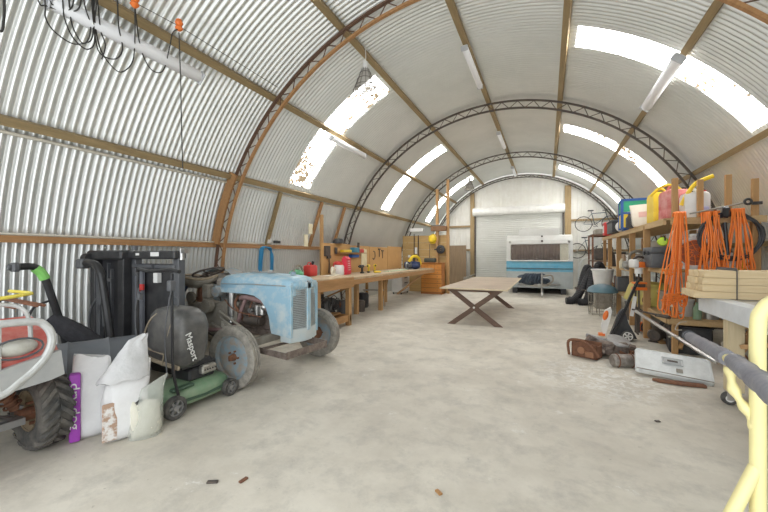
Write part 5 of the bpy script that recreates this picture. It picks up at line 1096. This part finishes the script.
b = B(); b.bar((0, 0, .0), (-.02, .02, .22), .03, .015); b.bar((0, 0, .008), (.12, -.06, .02), .06, .012); b.bar((.02, -.2, .62), (.7, -.2, .66), .05, .05); b.out('angle', M_chrome, t)
PX0 = 1.50
for lv, (z, n_, hgt) in enumerate(((1.034, 3, .072), (1.108, 3, .072), (1.182, 3, .072), (1.256, 3, .072))):
    for k_ in range(n_):
        x0 = PX0 + (0 if lv else -.05) + random.uniform(0, .025) + (.03 if lv == 3 else 0); y = 4.97 + k_ * .152
        b = B(); b.box((.95, 0, hgt / 2), (1.9, .148, hgt), bev=.004)
        o = b.out('pine_plank', M_pine, None); o.location = (x0, y, z)
        tag(o, 'new pale pine plank, %s layer of the strapped stack, %s' % (['bottom', 'second', 'third', 'top'][lv], ['nearest row', 'middle row', 'farthest row'][k_]), 'plank', 'strapped stack of pine planks')
b = B()
for p, q in (((0, -.09, 0), (0, -.09, .315)), ((0, -.09, .315), (0, .40, .315)), ((0, .40, 0), (0, .40, .315))): b.bar(p, q, .03, .004, up=(1, 0, 0))
simple('packing_strap', b, M_dgrey, (1.80, 4.98, 1.032), 'grey packing strap round the stack of pine planks', 'strap')
b = B(); b.lathe([(0, -.14), (.03, -.14), (.045, 0), (.045, .10), (0, .12)], (0, 0, .045), (1, .1, 0), 16); simple('torch', b, M_black, (2.45, 5.1, 1.330), 'black torch lying on the stack of pine planks at the right edge', 'torch')
# ------------------------------------------------------------------ yellow tube frame, nearest the camera
yf = thing('tube_frame', 'pale yellow tubular steel frame with grey padded arms at the right edge', 'tube frame', (.61, 1.52, 0))
M_ytube = mat('pale_yellow_paint', (.82, .74, .36), .45, 0, (.66, .56, .28), 6, .5)
b = B(); b.smooth([(0, 0, 0), (0, 0, .5), (0, 0, 1.0), (0, .0, 1.26), (.012, .005, 1.32), (.05, .02, 1.355), (.12, .04, 1.36), (.5, .17, 1.36)], .0205, 14, 8); b.smooth([(.5, .17, 1.36), (.55, .19, 1.34), (.57, .2, 1.3), (.57, .2, .9), (.57, .2, 0)], .0205, 14); b.out('upright', M_ytube, yf)
b = B(); b.tube([(-.005, -.0, .82), (-.38, -.18, .03)], .019, 12); b.tube([(.57, .2, .84), (.15, -.3, .12)], .022, 12); b.out('stay', M_ytube, yf)
b = B(); b.tube([(.23, 1.41, .97), (-.04, .014, 1.14), (-.19, -.62, 1.21)], .017, 12); b.out('arm', M_ytube, yf)
M_pad = mat('grey_foam_sleeve', (.17, .17, .20), .55, 0, (.30, .30, .33), 8, .6, .4)
b = B(); A0, A1, A2 = V((.23, 1.41, .97)), V((-.04, .014, 1.14)), V((-.19, -.62, 1.21)); b.tube([A0.lerp(A1, .88 * q / 14) for q in range(15)], [.030 + .002 * math.sin(q * 2.1) for q in range(15)], 14); b.out('padded_sleeve', M_pad, yf); b = B(); b.tube([A1.lerp(A2, -.12 + .98 * q / 14) for q in range(15)], [.028 + .002 * math.sin(q * 1.7) for q in range(15)], 14); b.out('padded_sleeve', M_pad, yf)
for f_ in (.02, .08):
    b = B(); b.tube(ring(A0.lerp(A1, f_), .033, 16, A1 - A0), .004, 6, True); b.out('tape', M_dgrey, yf)
b = B(); b.smooth([(-.05, .05, 1.12), (-.045, .035, 1.05), (-.02, .01, .99), (.0, .0, .93)], [.014 + .004 * math.sin(q * 1.3) for q in range(19)], 10); b.out('torn_padding', M_ytube, yf)
b = B(); b.smooth([(.22, 1.5, .99), (.2, 1.56, .98), (.24, 1.62, 1.02), (.26, 1.55, 1.04)], .003, 5); b.smooth([(.2, 1.46, .95), (.16, 1.55, .93), (.2, 1.65, .9)], .003, 5); b.out('loose_wire', M_tgrey, yf)
# ------------------------------------------------------------------ more of the clutter on and under the shelving
M_lightm = mat('dull_alloy', (.5, .5, .48), .4, .6, (.3, .28, .25), 12, .7)
def coilthing(loc, r_, m, label, n_=5, ax=(0, 1, .2), rad=.012):
    b = B(); rnd = random.Random(int(r_ * 1000) + n_)
    for q in range(n_): b.tube(ring((rnd.uniform(-.02, .02), rnd.uniform(-.02, .02), r_ + .01 * q), r_ * rnd.uniform(.9, 1), 22, ax), rad, 6, True)
    simple('coiled_cable', b, m, loc, label, 'cable')
coilthing((1.80, 6.85, .56), .15, M_orange, 'small coil of orange cable low on the shelving end, behind the hanging cords')
coilthing((1.95, 7.6, .02), .18, M_black, 'black coiled cable on the floor under the lower shelf', 6)
coilthing((1.72, 9.0, 1.29), .14, M_tgrey, 'grey coiled cable hung on the middle shelf behind the brush cutter', 5)
coilthing((2.35, 6.9, .02), .2, M_dark_steel, 'dark cable coil on the floor under the end of the shelving', 6)
def motor(loc, rz, m1, m2, label, s=1.):
    t = thing('electric_motor', label, 'motor', loc, rz)
    b = B(); b.lathe([(0, -.13 * s), (.07 * s, -.13 * s), (.09 * s, -.1 * s), (.09 * s, .1 * s), (.07 * s, .13 * s), (0, .13 * s)], (0, 0, .11 * s), (1, 0, 0), 24); b.box((0, 0, .01), (.18 * s, .16 * s, .02)); b.box((0, 0, .21 * s), (.08 * s, .07 * s, .04 * s), bev=.006); b.out('casing', m1, t)
    b = B(); b.cyl((.13 * s, 0, .11 * s), (.19 * s, 0, .11 * s), .012); b.lathe([(0, -.01), (.05 * s, -.012), (.05 * s, .012), (0, .01)], (.17 * s, 0, .11 * s), (1, 0, 0), 20); b.out('pulley', m2, t)
motor((1.75, 7.95, .555), .4, M_rust, M_dark_steel, 'rusty electric motor on the lower shelf between the first two posts')
motor((1.72, 7.5, .0), 1.1, M_dark_steel, M_chrome, 'dark electric motor on the floor beside the foot of the second post', 1.2)
motor((1.7, 9.6, 1.167), .2, M_lightm, M_dark_steel, 'pale alloy motor on the middle shelf near the toy crate')
motor((2.55, 6.75, .0), .2, M_tgrey, M_rust, 'dusty grey motor on the floor at the right end of the shelving', 1.3)
def saw(loc, rz, label):
    t = thing('chainsaw', label, 'chainsaw', loc, rz)
    b = B(); b.box((0, 0, .1), (.26, .18, .16), bev=.03, seg=2); b.out('saw_body', M_orange, t)
    b = B(); b.smooth([(-.1, 0, .18), (-.02, 0, .27), (.1, 0, .24), (.12, 0, .14)], .014); b.smooth([(-.13, 0, .06), (-.24, 0, .08), (-.24, 0, .16), (-.12, 0, .18)], .016); b.out('handle', M_black, t)
    b = B(); b.box((.32, .03, .07), (.4, .008, .07)); b.ball((.52, .03, .07), .036, (1, .12, 1)); b.out('guide_bar', M_chrome, t)
saw((2.42, 6.86, 1.29), 3.14, 'orange chainsaw on the middle shelf behind the fan heater')
saw((1.72, 8.35, 0.0), 1.2, 'orange chainsaw on the floor under the shelving behind the wheeled garden machine')
for i, (x, y, z, m, lb) in enumerate((
    (2.05, 9.4, 1.167, M_red, 'red bottle on the middle shelf beside the white tub'), (1.72, 8.05, 1.285, M_blue, 'blue bottle on the middle shelf next to the pale sack'),
    (2.4, 6.68, 1.285, M_white, 'white bottle on the middle shelf right of the fan heater'), (2.52, 6.75, 1.285, M_yellow, 'yellow bottle on the middle shelf right of the fan heater'),
    (2.0, 6.62, .555, M_green, 'green bottle on the lower shelf between the white bucket and silver tin'), (1.7, 10.55, 1.167, mat('cream_bottle', (.7, .66, .5), .5), 'cream bottle at the front of the middle shelf near the far tub'))):
    b = B(); b.lathe([(0, 0), (.05, 0), (.052, .02), (.052, .17), (.02, .22), (.02, .25), (0, .25)], n=16); simple('bottle', b, m, (x, y, z), lb, 'bottle')
b = B()
for q in range(6): b.cyl((0, q * .05, 0), (-.05 + .02 * q, .1 + q * .06, 1.15 - .06 * q), .012, n=8)
o = b.out('metal_rods', M_dark_steel, None); o.location = (1.55, 8.0, .0); o.name = 'leaning_rods'; tag(o, 'bunch of thin dark steel rods leaning on the shelving behind the brush cutter', 'rods', kind='stuff')
t = thing('motor_mower', 'dusty grey machine with a rusty wheel under the rolling workbench', 'machine', (2.35, 5.95, 0), .3)
b = B(); b.box((0, 0, .25), (.5, .4, .3), bev=.04); b.cyl((0, -.1, .4), (0, -.1, .55), .1); b.tube([(.1, .1, .4), (.3, .3, .9)], .014); b.out('machine_body', M_tgrey, t)
b = B(); b.lathe([(.06, -.03), (.15, -.035), (.16, 0), (.15, .035), (.06, .03)], (-.26, -.1, .16), (1, 0, 0), 24); b.out('wheel', M_rust, t)
# odds and ends hung under the bench and at the far wall
motor((-4.3, 6.45, .27), .6, M_black, M_rust, 'black motor at the right end of the shelf under the workbench', 1.3)
b = B()
for q in range(3): b.bar((.0, q * .14, .0), (.05, .25 + q * .14, .85), .05, .03)
o = b.out('timber_offcuts', M_benchx, None); o.location = (-4.75, 9.9, .0); tag(o, 'few short timber offcuts leaning under the middle of the workbench', 'timber', kind='stuff')
t = thing('saw_horse', 'small grey steel trestle under the bench in front of the leaning offcuts', 'trestle', (-4.5, 8.95, 0), .3)
for s in (-1, 1):
    b = B(); b.cyl((s * .3, -.15, 0), (s * .25, 0, .5), .015, n=8); b.cyl((s * .3, .15, 0), (s * .25, 0, .5), .015, n=8); b.out('leg', M_lightm, t)
b = B(); b.cyl((-.3, 0, .5), (.3, 0, .5), .02, n=8); b.out('beam', M_lightm, t)
# litter on the concrete
for i, (x, y, m, lb) in enumerate(((-2.0, 1.62, M_dark_steel, 'small dark scrap on the concrete in front of the sacks'), (-1.83, 1.72, M_rust, 'tiny brown scrap on the concrete right of the dark one'), (-.62, 2.15, M_benchw, 'tiny tan scrap on the concrete in the middle foreground'), (.9, 3.9, M_dark_steel, 'small dark chip on the concrete near the yellow frame'))):
    b = B(); b.box((0, 0, .006), (.07 - .01 * i, .025, .012), rot=(0, 0, .5 + i), bev=.002); simple('scrap_chip', b, m, (x, y, 0), lb, 'scrap')
# ------------------------------------------------------------------ lights and cables under the roof
M_tube = mat('light_diffuser', (.85, .86, .88), .35, 0, (.75, .76, .78), 3, .4)
def batten(a, y0, y1, label, w=.13, r=4.50):
    c = arc(a, r, (y0 + y1) / 2); t = thing('fluorescent_light', label, 'light fitting', c, rot=(0, R(a), 0), group='fluorescent lights on the roof purlins')
    L = y1 - y0
    b = B(); b.box((0, 0, .035), (w * .8, L, .05), bev=.006); b.out('fitting_base', M_white, t)
    b = B(); rg = []
    for y in (-L / 2, -L / 2 + .02, L / 2 - .02, L / 2):
        k_ = .85 if abs(y) > L / 2 - .01 else 1
        rg.append([(k_ * w / 2 * math.cos(x), y, .02 - k_ * .085 * math.sin(x)) for x in [PI * q / 10 for q in range(11)]])
    b.loft(rg); b.out('diffuser', M_tube, t)
    for s in (-1, 1):
        b = B(); b.box((0, s * (L / 2 + .012), -.01), (w * 1.04, .025, .10), bev=.008); b.out('end_cap', mat('end_cap_grey', (.55, .56, .58), .5), t)
batten(-44.5, 1.7, 3.3, 'nearest fluorescent light, long tube at the top left behind the hanging cables', .16, 4.45)
batten(-43, 6.45, 8.0, 'fluorescent light on the left purlin, below the two hanging wire lampshades', .13)
batten(-2, 6.4, 8.0, 'fluorescent light on the ridge purlin, nearest of its row', .12)
batten(-2, 11.3, 12.9, 'fluorescent light on the ridge purlin, middle of its row', .12)
batten(-2, 16.0, 17.6, 'fluorescent light on the ridge purlin, farthest of its row', .12)
batten(39.5, 6.15, 7.95, 'fluorescent light crossing the large right skylight', .17)
def cage(x, y, z, label, s=1.):
    t = thing('cage_lamp', label, 'pendant lamp', (x, y, z), group=None)
    b = B(); b.cyl((0, 0, .05 * s), (0, 0, -.06 * s), .04 * s); b.tube([(0, 0, .04), (.01, 0, .15), (0, 0, .3)], .006); b.out('lamp_holder', M_white, t)
    b = B(); n_ = 12
    for q in range(n_): a = 2 * PI * q / n_; b.tube([(.05 * s * math.cos(a), .05 * s * math.sin(a), -.04 * s), (.15 * s * math.cos(a), .15 * s * math.sin(a), -.30 * s), (.17 * s * math.cos(a), .17 * s * math.sin(a), -.36 * s)], .004, 5)
    for r_, z_ in ((.08, -.11), (.115, -.2), (.15, -.3), (.175, -.36)): b.tube(ring((0, 0, z_ * s), r_ * s, 20), .005, 5, True)
    b.out('wire_cage', M_dark_steel, t)
    b = B(); b.lathe([(.045 * s, -.05 * s), (.07 * s, -.12 * s), (.14 * s, -.30 * s), (.15 * s, -.34 * s), (.1 * s, -.37 * s), (0, -.38 * s)], n=20); b.out('reflector', mat('clear_lamp_glass', (.65, .63, .58), .15, 0, (.4, .36, .3), 12, .6, alpha=.6), t)
    return t
cage(-2.72, 5.12, 4.62, 'nearer glass lamp in a wire cage, hanging from the roof purlin', 1.15)
cage(-2.9, 14.6, 4.62, 'farther glass lamp in a wire cage, hanging near the far arch', 1.2)
# cable bundle at top left
M_cable = mat('black_cable', (.03, .028, .025), .6)
def PT(x, y, dd):   # a point given as bearing offsets, in metres, in front of the left purlin
    return None
loops = [[(-4.25, 1.5, 4.25), (-4.31, 1.61, 3.88), (-4.32, 1.67, 3.87), (-4.3, 1.77, 3.89), (-4.24, 1.84, 3.95), (-4.1, 1.80, 4.2)],
[(-4.2, 1.6, 4.3), (-4.31, 1.66, 3.88), (-4.4, 1.7, 3.79), (-4.46, 1.79, 3.73), (-4.48, 1.94, 3.7), (-4.44, 2.04, 3.75), (-4.37, 2.07, 3.82), (-4.12, 1.97, 4.06), (-4.0, 1.95, 4.3)],
[(-4.1, 1.7, 4.3), (-4.23, 1.76, 3.96), (-4.34, 1.82, 3.85), (-4.43, 1.92, 3.75), (-4.48, 2.03, 3.71), (-4.47, 2.09, 3.72), (-4.39, 2.1, 3.8), (-4.13, 1.95, 4.05), (-4.0, 1.9, 4.3)],
[(-4.21, 1.8, 3.98), (-4.36, 1.89, 3.83), (-4.45, 2.01, 3.74), (-4.41, 2.05, 3.78), (-4.3, 2.02, 3.89), (-4.16, 1.9, 4.02), (-4.0, 1.85, 4.3)],
[(-4.0, 1.9, 4.3), (-4.11, 1.98, 4.06), (-4.29, 2.05, 3.9), (-4.45, 2.16, 3.74), (-4.47, 2.27, 3.71), (-4.44, 2.35, 3.75), (-4.35, 2.35, 3.84), (-4.2, 2.23, 3.98), (-3.98, 2.1, 4.2)],
[(-4.0, 1.9, 4.3), (-4.16, 1.98, 4.03), (-4.35, 2.1, 3.84), (-4.47, 2.22, 3.72), (-4.53, 2.38, 3.64), (-4.51, 2.46, 3.67), (-4.4, 2.49, 3.79), (-4.17, 2.38, 4.01), (-4.02, 2.29, 4.2)],
[(-4.0, 1.9, 4.3), (-4.11, 1.99, 4.07), (-4.3, 2.11, 3.89), (-4.39, 2.2, 3.8), (-4.48, 2.21, 3.67)],
[(-4.02, 2.29, 4.2), (-4.27, 2.49, 3.93), (-4.39, 2.66, 3.79), (-4.41, 2.79, 3.78), (-4.35, 2.83, 3.85), (-4.14, 2.76, 4.04), (-4.03, 2.72, 4.14), (-3.98, 2.76, 4.19)],
[(-4.2, 1.6, 4.2), (-4.27, 1.68, 3.92), (-4.29, 1.73, 3.9), (-4.28, 1.84, 3.91), (-4.21, 1.89, 3.98), (-4.1, 1.85, 4.2)]]
t = thing('power_cable', 'bundle of thin black cables looping down from the roof at the top left', 'cable', (0, 0, 0))
b = B()
for lp in loops: b.smooth(lp, .0065, 6, 8)
o = b.out('cable_loops', M_cable, t); 
for i, p in enumerate(((-4.02, 2.29, 4.23), (-3.99, 2.77, 4.25))):
    k_ = thing('orange_hook', ['left', 'right'][i] + ' of the two orange insulators holding up the black cable', 'insulator', p)
    b = B(); b.lathe([(0, .07), (.03, .06), (.045, .02), (.03, -.01), (.045, -.04), (.02, -.07), (0, -.08)], n=14); b.out('insulator', M_orange, k_)
b = B(); b.smooth([(-3.99, 2.77, 4.16), (-3.99, 2.79, 3.6), (-4.0, 2.81, 3.0), (-4.02, 2.84, 2.55)], .006); o = b.out('hanging_cable', M_cable, None); tag(o, 'single black cable hanging straight down from the right orange insulator', 'cable')
b = B(); b.tube([(-4.06, 1.6, 4.18), (-4.03, 2.29, 4.22), (-4.0, 2.77, 4.24), (-4.02, 4.5, 4.26)], .004, 5); o = b.out('support_wire', M_cable, None); tag(o, 'thin straight wire stretched under the roof past the orange insulators', 'wire')
b = B(); b.smooth([(-4.40, 1.38, 4.0), (-4.47, 1.435, 3.80), (-4.60, 1.47, 3.63), (-4.62, 1.46, 3.58)], .011); o = b.out('hanging_cable', M_cable, None); tag(o, 'short black cable end hanging at the extreme left edge of the picture', 'cable')
# ------------------------------------------------------------------ light and camera
w = bpy.data.worlds.new('overcast_sky'); bpy.context.scene.world = w; w.use_nodes = True
bg = w.node_tree.nodes['Background']; bg.inputs[0].default_value = (.93, .97, 1.0, 1); bg.inputs[1].default_value = 2.3
l = bpy.data.lights.new('open_barn_end', 'AREA'); l.shape = 'RECTANGLE'; l.size = 9.4; l.size_y = 5.4; l.cycles.is_portal = True
lo = bpy.data.objects.new('open_barn_end', l); COL.objects.link(lo); lo.location = (-1.2, -1.35, 2.7); lo.rotation_euler = (R(90), 0, 0)
sc = bpy.context.scene
cam = bpy.data.cameras.new('camera'); co = bpy.data.objects.new('camera', cam); COL.objects.link(co); sc.camera = co
co.location = (0, 0, 1.5); co.rotation_euler = (R(90), 0, R(24.94)); cam.sensor_width = 36; cam.lens = 351 / 768 * 36; cam.shift_y = -1 / 768; cam.clip_start = .05
sc.view_settings.view_transform = 'Standard'; sc.view_settings.look = 'None'; sc.view_settings.gamma = 1; sc.view_settings.exposure = 0.36
sc.view_settings.use_curve_mapping = False
